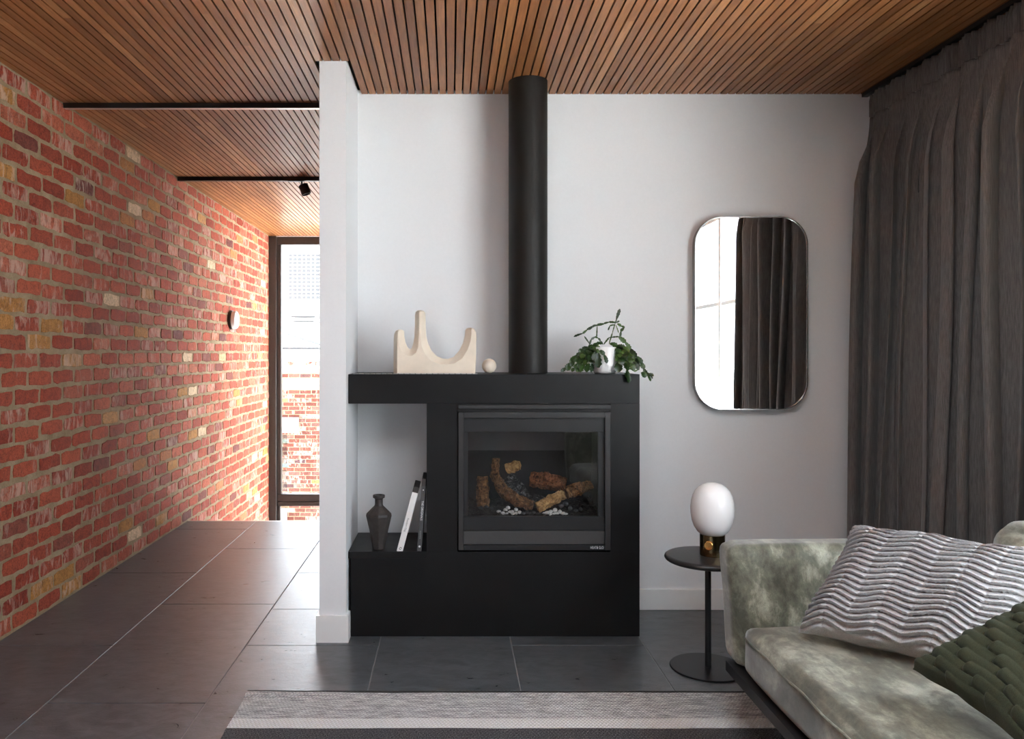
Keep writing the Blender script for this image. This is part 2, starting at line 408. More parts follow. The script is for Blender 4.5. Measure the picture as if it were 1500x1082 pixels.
def box(name, b, mat, parent=None, bev=0.0, seg=2):
    bm = bmesh.new(); add_box(bm, *b)
    if bev: bmesh.ops.bevel(bm, geom=bm.edges[:], offset=bev, segments=seg, affect='EDGES', profile=0.5)
    return link(name, bm_mesh(bm), mat, parent, sm=40 if bev else None)
def boxes(name, bl, mat, parent=None):
    bm = bmesh.new()
    for b in bl: add_box(bm, *b)
    return link(name, bm_mesh(bm), mat, parent)
def prism(pts, y0, y1):
    """polygon of (x,z) pushed from y0 to y1"""
    bm = bmesh.new(); n = len(pts)
    a = [bm.verts.new((x, y0, z)) for x, z in pts]; b = [bm.verts.new((x, y1, z)) for x, z in pts]
    bm.faces.new(a); bm.faces.new(b[::-1])
    for i in range(n): bm.faces.new((a[i], b[i], b[(i + 1) % n], a[(i + 1) % n]))
    return bm
def lathe(prof, c, n=48, axis='z'):
    """prof: list of (r, h)"""
    verts = []; faces = []
    for r, h in prof:
        for k in range(n):
            a = 2 * math.pi * k / n
            if axis == 'z': verts.append((c[0] + r * math.cos(a), c[1] + r * math.sin(a), c[2] + h))
            elif axis == 'x': verts.append((c[0] + h, c[1] + r * math.cos(a), c[2] + r * math.sin(a)))
            else: verts.append((c[0] + r * math.cos(a), c[1] + h, c[2] + r * math.sin(a)))
    for i in range(len(prof) - 1):
        for k in range(n):
            faces.append((i * n + k, i * n + (k + 1) % n, (i + 1) * n + (k + 1) % n, (i + 1) * n + k))
    if prof[0][0] > 1e-5: faces.append(tuple(range(n))[::-1])
    if prof[-1][0] > 1e-5: faces.append(tuple((len(prof) - 1) * n + k for k in range(n)))
    me = mesh(verts, faces); bm = bmesh.new(); bm.from_mesh(me); bmesh.ops.remove_doubles(bm, verts=bm.verts[:], dist=1e-6)
    bpy.data.meshes.remove(me); return bm_mesh(bm)
def tube(path, rad, n=10, jitter=0.0, seed=0, cap=True):
    pts = [Vector(p) for p in path]; rs = rad if isinstance(rad, (list, tuple)) else [rad] * len(pts)
    verts = []; faces = []; up = Vector((0, 0, 1)); rg = random.Random(seed)
    for i, p in enumerate(pts):
        d = (pts[min(i + 1, len(pts) - 1)] - pts[max(i - 1, 0)]).normalized()
        a = d.cross(up)
        if a.length < 0.05: a = d.cross(Vector((0, 1, 0)))
        a.normalize(); b = d.cross(a).normalized()
        for k in range(n):
            t = 2 * math.pi * k / n; r = rs[i] * (1 + rg.uniform(-jitter, jitter))
            verts.append(p + a * math.cos(t) * r + b * math.sin(t) * r)
    for i in range(len(pts) - 1):
        for k in range(n): faces.append((i * n + k, i * n + (k + 1) % n, (i + 1) * n + (k + 1) % n, (i + 1) * n + k))
    if cap: faces.append(tuple(range(n))); faces.append(tuple((len(pts) - 1) * n + k for k in range(n))[::-1])
    me = mesh(verts, faces); bm = bmesh.new(); bm.from_mesh(me); bpy.data.meshes.remove(me); return bm_mesh(bm)
def soft_box(b, r, n=14, puff=(0, 0, 0), wob=0.0, seed=0, shear=None):
    """rounded, slightly stuffed box; puff = extra bulge of the x, y, z faces"""
    x0, x1, y0, y1, z0, z1 = b; c = Vector(((x0 + x1) / 2, (y0 + y1) / 2, (z0 + z1) / 2)); h = Vector(((x1 - x0) / 2, (y1 - y0) / 2, (z1 - z0) / 2))
    bm = bmesh.new(); bmesh.ops.create_cube(bm, size=2.0)
    bmesh.ops.subdivide_edges(bm, edges=bm.edges[:], cuts=n, use_grid_fill=True)
    inner = Vector((max(h.x - r, 0.001), max(h.y - r, 0.001), max(h.z - r, 0.001)))
    for v in bm.verts:
        u = v.co.copy()
        w_ = Vector([math.copysign(abs(u[i]) ** 0.85, u[i]) * h[i] for i in range(3)])
        q = Vector([max(-inner[i], min(inner[i], w_[i])) for i in range(3)]); d = w_ - q
        p = q + (d.normalized() * r if d.length > 1e-6 else d)
        f = [(1 - u[i] * u[i]) for i in range(3)]
        p.x += math.copysign(puff[0], u.x) * abs(u.x) ** 3 * math.sqrt(max(0, f[1] * f[2]))
        p.y += math.copysign(puff[1], u.y) * abs(u.y) ** 3 * math.sqrt(max(0, f[0] * f[2]))
        p.z += math.copysign(puff[2], u.z) * abs(u.z) ** 3 * math.sqrt(max(0, f[0] * f[1]))
        p = p + c
        if wob:
            nv = noise.noise_vector((p + Vector((seed, 0, 0))) * 5.0); p = p + nv * wob
        if shear: p = shear(p)
        v.co = p
    return bm_mesh(bm)
def dup(o, parent, loc=None, scale=None, rot=None, name=None):
    c = o.copy(); C.objects.link(c); c.parent = parent
    if loc is not None: c.location = loc
    if scale is not None: c.scale = scale
    if rot is not None: c.rotation_euler = rot
    return c
def text(name, body, size, mat, parent, mtx, align='CENTER', sx=1.0, ext=0.0004):
    cu = bpy.data.curves.new('t', 'FONT'); cu.body = body; cu.size = size; cu.align_x = align; cu.align_y = 'CENTER'; cu.extrude = ext
    to = bpy.data.objects.new('t', cu); C.objects.link(to)
    dg = bpy.context.evaluated_depsgraph_get(); me = bpy.data.meshes.new_from_object(to.evaluated_get(dg))
    C.objects.unlink(to); bpy.data.objects.remove(to); bpy.data.curves.remove(cu)
    me.transform(mtx @ Matrix.Diagonal((sx, 1, 1, 1)))
    me.materials.clear()
    return link(name, me, mat, parent)

# ------------------------------------------------------------------ setting: floor
floor = struct(boxes('floor', [(XL - 0.2, -0.6, YR - 0.1, YF, -0.22, -0.0025), (-0.6, XR + 0.15, YR - 0.1, YB + 0.1, -0.22, -0.0025)], M['grout']))
g = 0.0021
FL = wloc(floor)
def tile(x0, x1, y0, y1):
    if x1 - x0 < 0.03 or y1 - y0 < 0.03: return
    b = (x0 + g, x1 - g, y0 + g, y1 - g, -0.012, 0.0)
    bm = bmesh.new(); v, f = add_box(bm, *b)
    bmesh.ops.bevel(bm, geom=[e for e in bm.edges if abs(e.verts[0].co.z) < 1e-6 and abs(e.verts[1].co.z) < 1e-6], offset=0.0012, segments=1, affect='EDGES')
    link('tile', bm_mesh(bm), M['tile'], floor)
for k in range(-4, 4):
    x0 = 0.276 + 0.6 * k; x1 = x0 + 0.6
    off = 3.64 if (k % 2 == 0) else 3.04
    xa, xb = max(x0, XL), min(x1, XR)
    if xa >= xb: continue
    ymax = YF if x0 < -0.5 else YB
    if x0 < -0.6 < x1: pass
    y = off - 6 * 1.2
    while y < ymax:
        ya, yb = max(y, YR), min(y + 1.2, ymax)
        if yb > ya:
            if x0 < -0.6 < x1 and yb > YB:      # the strip that runs past the partition
                tile(xa, xb, ya, min(yb, YB)) if ya < YB else None
                tile(xa, -0.6, max(ya, YB), yb)
            else: tile(xa, xb, ya, yb)
        y += 1.2
edge = struct(box('trim_1', (XL, -0.602, YF, YF + 0.02, -0.22, 0.0), M['alu'], None))
landing = struct(box('stair_landing', (XL - 0.2, -0.5, YF, YH + 0.1, ZP - 0.1, ZP), M['grout'], None))
struct(box('wall_stairwell', (XL, -0.602, YF - 0.1, YF + 0.0, ZP, -0.221), M['wall'], None))

# ------------------------------------------------------------------ setting: ceiling of timber slats
cx0, cx1, cy0, cy1 = XL - 0.25, XR + 0.3, YR - 0.25, YH + 0.25
ceil = struct(boxes('ceiling', [(cx0, cx1, cy0, KY0, H + 0.021, H + 0.2), (cx0, cx1, KY1, cy1, H + 0.021, H + 0.2), (cx0, KX0, KY0, KY1, H + 0.021, H + 0.2), (KX1, cx1, KY0, KY1, H + 0.021, H + 0.2)], M['slat_back']))
w5 = struct(empty('added_roof_light', ((KX0 + KX1) / 2, (KY0 + KY1) / 2, H)))  # roof light added only for the daylight it lets in
boxes('lining', [(KX0, KX0 + 0.02, KY0, KY1, H, H + 0.2), (KX1 - 0.02, KX1, KY0, KY1, H, H + 0.2), (KX0 + 0.02, KX1 - 0.02, KY0, KY0 + 0.02, H, H + 0.2), (KX0 + 0.02, KX1 - 0.02, KY1 - 0.02, KY1, H, H + 0.2)], M['white_trim'], w5)
box('pane', (KX0 + 0.02, KX1 - 0.02, KY0 + 0.02, KY1 - 0.02, H + 0.16, H + 0.166), M['glass'], w5)
struct(box('added_sun_shade', (XL - 0.25, XR + 0.3, YH + 0.26, YH + 1.35, H + 0.03, H + 0.2), M['ext_white']))  # unseen overhang added to keep the sun out of the stair window
PITCH = 0.0402; SW = 0.0325
nsl = int((XR - XL) / PITCH)
rg = random.Random(3)
def slat_box(bm, x, y0, y1): add_box(bm, x, x + SW, y0, y1, H, H + 0.0215)
far = bmesh.new()
for k in range(nsl + 1):
    x = XL + 0.004 + k * PITCH
    if x + SW > XR: continue
    hall = x + SW < -0.601
    inside = (not hall) and x < -0.477
    yend = YH if hall else (YB if not inside else 3.684)
    ys = [2.2]; y = 2.2 + rg.uniform(0.3, 2.6)
    while y < yend - 0.25:
        ys.append(y); y += rg.uniform(1.8, 3.6)
    ys.append(yend)
    for a, b in zip(ys[:-1], ys[1:]):
        bm = bmesh.new(); slat_box(bm, x, a + 0.0004, b - 0.0004); link('slat', bm_mesh(bm), M['slat'], ceil)
    y = YR
    cut = x + SW > KX0 and x < KX1
    for lo, hi in (((YR, KY0), (KY1, 2.2)) if cut else ((YR, 2.2),)):
        y = lo
        while y < hi - 0.001:
            e = min(hi, y + rg.uniform(1.6, 3.2)); slat_box(far, x, y, e - 0.0008); y = e
fo = link('slats_behind', bm_mesh(far), M['slat_far'], ceil); fo['kind'] = 'stuff'

# ------------------------------------------------------------------ setting: walls
wall_left = struct(box('wall_left', (XL - 0.2, XL, YR - 0.2, YH + 0.2, ZP - 0.1, H + 0.021), M['mortar']))
struct(box('wall_back', (-0.478, XR + 0.15, YB, YB + 0.12, -0.22, H + 0.021), M['wall']))
struct(boxes('wall_partition', [(-0.600, -0.478, 3.685, YB + 0.12, 0.0, H + 0.020), (-0.600, -0.478, YB + 0.12, 7.4, ZP, H + 0.020), (-0.600, -0.478, 7.4, YH + 0.1, H - 0.1, H + 0.020), (-0.600, -0.478, 7.4, YH + 0.1, ZP, ZP + 0.15), (-0.600, -0.478, 9.1, YH + 0.1, ZP + 0.15, H - 0.1)], M['wall']))
WY0, WY1, WZ0, WZ1 = -0.6, 2.40, 0.10, 2.50
struct(boxes('wall_right', [(XR, XR + 0.12, WY1, YB + 0.12, -0.22, H + 0.021), (XR, XR + 0.12, YR - 0.2, WY0, -0.22, H + 0.021),
                            (XR, XR + 0.12, WY0, WY1, WZ1, H + 0.021), (XR, XR + 0.12, WY0, WY1, -0.22, WZ0)], M['wall']))
struct(box('wall_rear', (XL, XR + 0.12, YR - 0.12, YR, -0.22, H + 0.021), M['wall']))
HX0, HX1 = XL, -0.601
struct(boxes('wall_hall_end', [(XL - 0.1, -0.45, YH + 0.0, YH + 0.1, H - 0.004, H + 0.021), (XL - 0.1, -0.45, YH, YH + 0.1, ZP - 0.1, ZP + 0.15)], M['wall']))
# skirtings
SB = 0.106
struct(box('baseboard_back', (0.883, XR, YB - 0.014, YB, 0.0, SB), M['white_trim'], None, 0.002, 1))
struct(boxes('baseboard_partition', [(-0.614, -0.466, 3.671, 3.685, 0, 0.122), (-0.614, -0.600, 3.685, YF, 0, 0.122), (-0.478, -0.466, 3.685, 3.752, 0, 0.122)], M['white_trim']))

# ------------------------------------------------------------------ windows
def window_bars(o, lst, mat='dark_frame'):
    for nm, b in lst: box(nm, b, M[mat], o, 0.003, 1)
w1 = struct(empty('window_1', (-1.3, YH, ZP)))
y0, y1 = YH + 0.01, YH + 0.09
tz0, tz1 = pz(741, YH), pz(724, YH)
xm = px(411.5, YH)
window_bars(w1, [('jamb', (XL, XL + 0.085, y0 - 0.05, y1, ZP + 0.15, H - 0.005)), ('jamb', (-0.68, -0.602, y0, y1, ZP + 0.15, H - 0.005)),
                 ('sash_stile', (XL + 0.086, xm, y0, y1 - 0.01, tz1, H - 0.096)),
                 ('sash_stile', (XL + 0.086, xm - 0.012, y0, y1 - 0.01, ZP + 0.2, tz0)),
                 ('head', (XL + 0.086, -0.682, y0, y1, H - 0.095, H - 0.005)), ('sill', (XL + 0.086, -0.682, y0, y1, ZP + 0.151, ZP + 0.199)),
                 ('transom', (XL + 0.086, -0.682, y0, y1, tz0 + 0.052, tz1)), ('transom', (XL + 0.086, -0.682, y0 - 0.012, y1, tz0, tz0 + 0.048))])
box('pane', (xm, -0.682, y0 + 0.03, y0 + 0.036, tz1, H - 0.095), M['glass'], w1)
box('pane', (xm - 0.012, -0.682, y0 + 0.03, y0 + 0.036, ZP + 0.2, tz0), M['glass'], w1)

w2 = struct(empty('window_2', (XR, (WY0 + WY1) / 2, WZ0)))
x0, x1 = XR + 0.02, XR + 0.08
bars = [('sill', (x0, x1, WY0, WY1, WZ0, WZ0 + 0.05)), ('head', (x0, x1, WY0, WY1, WZ1 - 0.05, WZ1))]
muls = [WY0 + 0.983 * k for k in range(3)] + [WY1 - 0.05]
for m_ in muls: bars.append(('mullion', (x0, x1, m_, m_ + 0.05, WZ0 + 0.051, WZ1 - 0.051)))
window_bars(w2, bars, 'white_trim')
for a, b in zip(muls[:-1], muls[1:]):
    box('transom', (x0 + 0.01, x1 - 0.01, a + 0.051, b - 0.001, 1.72, 1.755), M['white_trim'], w2, 0.002, 1)
    box('pane', (x0 + 0.027, x0 + 0.033, a + 0.051, b - 0.001, WZ0 + 0.051, 1.719), M['glass'], w2)
    box('pane', (x0 + 0.027, x0 + 0.033, a + 0.051, b - 0.001, 1.756, WZ1 - 0.051), M['glass'], w2)

w3 = struct(empty('added_side_window', (-0.54, 7.8, ZP)))  # unseen glazing added to brighten the far bricks and hall floor
bars = [('sill', (-0.57, -0.51, 7.4, 9.1, ZP + 0.15, ZP + 0.2)), ('head', (-0.57, -0.51, 7.4, 9.1, H - 0.15, H - 0.1))]
for m_ in (7.4, 8.225, 9.05): bars.append(('mullion', (-0.57, -0.51, m_, m_ + 0.05, ZP + 0.201, H - 0.151)))
window_bars(w3, bars)
for a, b in ((7.451, 8.224), (8.276, 9.049)): box('pane', (-0.543, -0.537, a, b, ZP + 0.201, H - 0.151), M['glass'], w3)

# ------------------------------------------------------------------ brick wall
BL, BH, JN = 0.2405, 0.0885, 0.0
def brick_mesh(seed, L=0.226, h=0.072):
    r = random.Random(seed); nu, nv = 6, 3
    V = []; Fc = []
    def at(i, j): return j * nu + i
    for j in range(nv):
        for i in range(nu):
            u = i / (nu - 1) * 2 - 1; v = j / (nv - 1) * 2 - 1
            ed = (abs(u) == 1) or (abs(v) == 1); cn = (abs(u) == 1) and (abs(v) == 1)
            yy = u * L / 2 * (0.955 if abs(u) == 1 else 1) + r.uniform(-0.0055, 0.0055)
            zz = v * h / 2 * (0.90 if abs(v) == 1 else 1) + r.uniform(-0.0052, 0.0052)
            if cn: yy *= 0.975; zz *= 0.93
            V.append((0.0045 + r.uniform(-0.0022, 0.0022) - (0.0016 if ed else 0), yy, zz))
    for j in range(nv - 1):
        for i in range(nu - 1): Fc.append((at(i, j), at(i + 1, j), at(i + 1, j + 1), at(i, j + 1)))
    ring = [at(i, 0) for i in range(nu)] + [at(nu - 1, j) for j in range(1, nv)] + [at(i, nv - 1) for i in range(nu - 2, -1, -1)] + [at(0, j) for j in range(nv - 2, 0, -1)]
    base = len(V)
    for q in ring:
        x, y, z = V[q]; V.append((-0.006, y + math.copysign(0.004, y) * (abs(y) > L * 0.4), z + math.copysign(0.0035, z) * (abs(z) > h * 0.3)))
    n = len(ring)
    for i in range(n): Fc.append((ring[i], base + i, base + (i + 1) % n, ring[(i + 1) % n]))
    return V, Fc
variants = [brick_mesh(s) for s in range(14)]
halves = [brick_mesh(100 + s, 0.105) for s in range(6)]
vm = []
for V, Fc in variants + halves:
    me = mesh(V, Fc); me.materials.append(M['brick']); smooth(me, 50); vm.append(me)
cand = []
rb = random.Random(11)
c0 = int(ZP / BH) - 1
for row in range(c0, int(H / BH) + 1):
    z = (row + 0.5) * BH + 0.002
    if z + BH / 2 > H + 0.03: z = z
    y = YR + (0.0 if row % 2 == 0 else BL / 2) + rb.uniform(-0.02, 0.02)
    while y < YH - 0.02:
        if y + BL < YF and z < -0.25: y += BL; continue
        L = BL
        yc = y + L / 2 + rb.uniform(-0.004, 0.004); zc = z + rb.uniform(-0.003, 0.003)
        if zc + 0.04 < H + 0.012: cand.append((yc, zc, rb.randrange(14), rb.random() < 0.5, rb.uniform(-0.012, 0.012)))
        y += L
def score(c):
    y, z = c[0], c[1]
    if y < 3.2: return -1
    X = VX + XL * F / y; Y = VY - (z - EYE) * F / y
    if X < -25 or Y < -10 or Y > 1092: return -1
    if z < 0 and y > YF and Y > 775: return -1
    if z < 0.03 and y < YF: return -1
    return 1.0 / y ** 3
cand.sort(key=score, reverse=True)
WL = wloc(wall_left)
for (y, z, vi, fl, tw) in cand[:300]:
    o = bpy.data.objects.new('brick', vm[vi]); C.objects.link(o); o.parent = wall_left
    o.location = Vector((XL, y, z)) - WL; o.rotation_euler = (tw, 0, 0)
    if fl: o.scale = (1, 1, 1); o.rotation_euler = (math.pi + tw, 0, 0)
V2 = []; F2 = []
for (y, z, vi, fl, tw) in cand[300:]:
    V, Fc = variants[vi]; b = len(V2); s = -1 if fl else 1
    for (a, p, q) in V: V2.append((XL + a, y + p * s, z + q * s))
    for f in Fc: F2.append(tuple(b + i for i in f))
bo = link('bricks_beyond', mesh(V2, F2), M['brick_far'], wall_left, sm=50); bo['kind'] = 'stuff'

# ------------------------------------------------------------------ fireplace
D0 = 3.753
fp = tag(empty('fireplace', (0.2, D0, 0)), 'black steel fireplace unit with open side niche and gas fire insert', 'fireplace')
fx0, fx1 = -0.4765, px(937, D0); mz = pz(548, D0); nz1 = pz(591, D0); nz0 = pz(808, D0); nx1 = px(625, D0)
ix0, ix1 = px(670, D0), px(894, D0)
e = 0.0006
box('mantel_shelf', (fx0, fx1, D0, YB - 0.001, nz1, mz), M['blacksteel'], fp, 0.001, 1)
box('base_panel', (-0.4655, fx1, D0, YB - 0.001, 0.001, nz0 - 0.0), M['blacksteel'], fp, 0.001, 1)
box('niche_shelf', (fx0, nx1, D0 - 0.0008, YB - 0.001, nz0 - 0.03, nz0 + 0.001), M['blacksteel'], fp, 0.0008, 1)
box('pier', (nx1, ix0, D0 + 0.0002, YB - 0.001, nz0, nz1), M['blacksteel'], fp)
box('pier', (ix1, fx1, D0 + 0.0002, YB - 0.001, nz0, nz1), M['blacksteel'], fp)
# vent grille let into the mantel top: pale bars over a dark slot
gz = mz
box('vent_tray', (-0.455, 0.13, D0 + 0.010, D0 + 0.034, gz - 0.0005, gz + 0.0008), M['black_metal'], fp)
vb = box('vent_bar', (-0.455, -0.433, D0 + 0.012, D0 + 0.032, gz + 0.0008, gz + 0.0030), M['alu'], fp)
for k in range(1, 22): dup(vb, fp, loc=(k * 0.0266, 0, 0))
# the gas fire
cz = lambda v: pz(580 + v / 4.508, D0); cx = lambda u: px(660 + u / 4.508, D0)
fb0, fb1 = D0 + 0.03, 4.08
ins = boxes('gas_fire_insert', [(ix0, ix1, fb1, fb1 + 0.02, nz0, nz1), (ix0, ix0 + 0.03, fb0, fb1, nz0, nz1), (ix1 - 0.03, ix1, fb0, fb1, nz0, nz1),
                  (ix0, ix1, fb0, fb1, nz1 - 0.06, nz1), (ix0, ix1, fb0, fb1, nz0, cz(800))], M['firebox'], fp)
def bar(nm, u0, u1, v0, v1, yf, yb, mat, bev=0.0012): return box(nm, (cx(u0), cx(u1), D0 + yf, D0 + yb, cz(v1), cz(v0)), mat, ins, bev, 1)
bar('top_hood', 52, 1055, 57, 82, -0.016, 0.03, M['frame_grey'])
bar('back_plate', 46, 1058, 52, 102, 0.006, 0.029, M['firebox'], 0)
bar('frame_stile', 52, 85, 104, 1014, -0.010, 0.02, M['frame_grey'])
bar('frame_stile', 1018, 1055, 104, 1014, -0.010, 0.02, M['frame_grey'])
bar('frame_rail', 85, 1018, 104, 143, -0.010, 0.02, M['frame_grey'])
bar('frame_rail', 85, 1018, 980, 1014, -0.010, 0.02, M['black_metal'])
bar('upper_panel', 85, 1018, 143, 237, 0.004, 0.02, M['black_metal'])
bar('side_strip', 85, 115, 237, 795, 0.008, 0.024, M['black_metal'])
bar('side_strip', 975, 1018, 237, 795, 0.008, 0.024, M['black_metal'])
bar('lower_bar', 85, 1018, 795, 887, 0.0, 0.025, M['black_metal'])
bar('control_panel', 85, 1018, 890, 979, 0.002, 0.025, M['grey_panel'])
bar('glass_pane', 115, 975, 237, 795, 0.016, 0.020, M['fire_glass'], 0)
RX = Matrix.Rotation(math.pi / 2, 4, 'X')
text('logo_lettering', 'HEAT', 0.0175, M['ink_white'], ins, Matrix.Translation((cx(941), D0 - 0.0104, cz(997))) @ RX, sx=0.66)
text('logo_lettering', 'GLO', 0.0175, M['ink_white'], ins, Matrix.Translation((cx(992), D0 - 0.0104, cz(997))) @ RX, sx=0.66)
fl_pts = [(0, -1), (0.5, -0.6), (0.5, 0.1), (0.1, 1.4), (-0.1, 0.6), (-0.5, 0.0), (-0.45, -0.6)]
link('logo_flame', bm_mesh(prism([(cx(966) + a * 0.005, cz(996) + b * 0.007) for a, b in fl_pts], D0 - 0.0106, D0 - 0.0098)), M['ink_white'], ins)

# ember bed, logs and pebbles inside
bedz = cz(785)
def bed():
    V = []; Fc = []; nx_, ny_ = 46, 18
    for j in range(ny_):
        for i in range(nx_):
            x = ix0 + 0.032 + (ix1 - ix0 - 0.064) * i / (nx_ - 1); y = fb0 + 0.002 + (fb1 - fb0 - 0.006) * j / (ny_ - 1)
            z = bedz - 0.006 + 0.028 * j / (ny_ - 1) + 0.012 * noise.noise(Vector((x * 38, y * 38, 1.3))) + 0.008 * noise.noise(Vector((x * 90, y * 90, 4.1)))
            V.append((x, y, z))
    for j in range(ny_ - 1):
        for i in range(nx_ - 1): Fc.append((j * nx_ + i, j * nx_ + i + 1, (j + 1) * nx_ + i + 1, (j + 1) * nx_ + i))
    return mesh(V, Fc)
link('ember_bed', bed(), M['ember'], ins, sm=60)
def cp(u, v, d): return Vector((px(660 + u / 4.508, d), d, pz(580 + v / 4.508, d)))
def log(pts, rad, mat, label, seed, n=12):
    P = []; R = []
    cps = [cp(*p) for p in pts]; m_ = 10
    for i in range(len(cps) - 1):
        for k in range(m_):
            t = k / m_; P.append(cps[i].lerp(cps[i + 1], t)); R.append(rad[i] * (1 - t) + rad[i + 1] * t)
    P.append(cps[-1]); R.append(rad[-1])
    me = tube(P, [q * 1.15 for q in R], n + 6, 0.13, seed)
    for v in me.vertices: v.co += noise.noise_vector(v.co * 45) * 0.007 + noise.noise_vector(v.co * 130) * 0.0035
    o = link('fire_log', me, mat, None, sm=30); tag(o, label, 'log', 'ceramic logs in the gas fire'); return o
log([(300, 410, 3.93), (292, 520, 3.92), (350, 630, 3.89), (440, 690, 3.86), (545, 722, 3.84)], [0.017, 0.019, 0.024, 0.024, 0.020], M['log'], 'tall curved brown fire log leaning over the charred log', 1)
log([(455, 455, 3.95), (370, 480, 3.97)], [0.021, 0.022], M['log_light'], 'short pale split log end resting on the charred log', 2, 9)
log([(370, 540, 3.96), (430, 600, 3.95), (505, 690, 3.93)], [0.030, 0.032, 0.026], M['log_char'], 'black charred log with grey ash behind the curved log', 3)
log([(207, 530, 3.95), (212, 620, 3.94), (215, 730, 3.93)], [0.022, 0.026, 0.026], M['log'], 'upright stub of a brown fire log beside the firebox side', 4)
log([(525, 545, 4.0), (640, 560, 3.99), (755, 590, 3.98)], [0.030, 0.036, 0.033], M['log_red'], 'thick red brown fire log lying across the back', 5)
log([(545, 680, 4.0), (640, 700, 3.99)], [0.022, 0.020], M['log_char'], 'charred black log chunk under the red brown log', 6)
log([(575, 735, 3.82), (660, 690, 3.83), (745, 650, 3.85)], [0.021, 0.022, 0.021], M['log_light'], 'pale split front log with rough ochre surface', 7, 9)
log([(760, 640, 3.87), (850, 610, 3.89), (925, 585, 3.91)], [0.025, 0.026, 0.016], M['log'], 'long brown branch log continuing from the pale split log', 8)
rp = random.Random(5)
def pebble_mesh(seed):
    bm = bmesh.new(); bmesh.ops.create_icosphere(bm, subdivisions=2, radius=1.0); r = random.Random(seed); s = Vector((r.uniform(0.8, 1.2), r.uniform(0.7, 1.1), r.uniform(0.6, 0.9)))
    for v in bm.verts:
        v.co = Vector((v.co.x * s.x, v.co.y * s.y, v.co.z * s.z)) * (1 + 0.12 * noise.noise(v.co * 1.5 + Vector((seed, 0, 0))))
    me = bm_mesh(bm); smooth(me, 80); return me
pmw = [pebble_mesh(s) for s in range(4)]; pmd = [pebble_mesh(s + 9) for s in range(3)]
for me in pmw: me.materials.append(M['pebble'])
for me in pmd: me.materials.append(M['pebble_dark'])
def pebbles(spots, meshes, nm, label, group):
    for (u, v, r) in spots:
        d = 3.800 + (790 - v) * 0.0011
        p = cp(u, v, d) + Vector((0, 0, 0.004)); r *= 1.12; o = bpy.data.objects.new(nm, rp.choice(meshes)); C.objects.link(o); o.location = p; o.scale = (r, r, r)
        o.rotation_euler = (0, 0, rp.uniform(0, 6.28)); tag(o, label, 'pebble', group)
wh = [(318, 766, .0095), (345, 778, .010), (362, 757, .010), (380, 742, .010), (392, 772, .011), (408, 768, .010), (432, 755, .0105), (430, 780, .010), (455, 772, .0095), (372, 782, .009), (412, 786, .009),
      (620, 782, .010), (640, 775, .011), (662, 768, .011), (660, 786, .009), (690, 757, .011), (700, 778, .011), (722, 770, .0115), (745, 782, .011), (765, 787, .009), (682, 784, .009)]
pebbles(wh, pmw, 'white_pebble', 'small white pebble at the front of the gas fire bed', 'white pebbles in the gas fire')
dk = [(480, 778, .010), (505, 770, .011), (530, 782, .010), (552, 776, .009), (575, 784, .009), (730, 728, .013), (760, 715, .013), (790, 745, .011), (830, 760, .010), (860, 752, .010), (200, 742, .010), (235, 735, .010), (270, 745, .009)]
pebbles(dk, pmd, 'dark_pebble', 'small dark ember pebble among the fire logs', 'dark pebbles in the gas fire')

# flue
fc = (0.381, 3.965)
flue = tag(empty('flue_pipe', (fc[0], fc[1], mz)), 'tall matt black flue pipe from fireplace top to ceiling', 'flue')
link('pipe', lathe([(0.0955, 0.0005), (0.0955, H - mz - 0.001)], (fc[0], fc[1], mz), 72), M['flue'], flue, sm=40)
link('base_collar', lathe([(0.0962, 0.0005), (0.0968, 0.003), (0.0968, 0.006), (0.0962, 0.008)], (fc[0], fc[1], mz), 72), M['flue'], flue, sm=40)

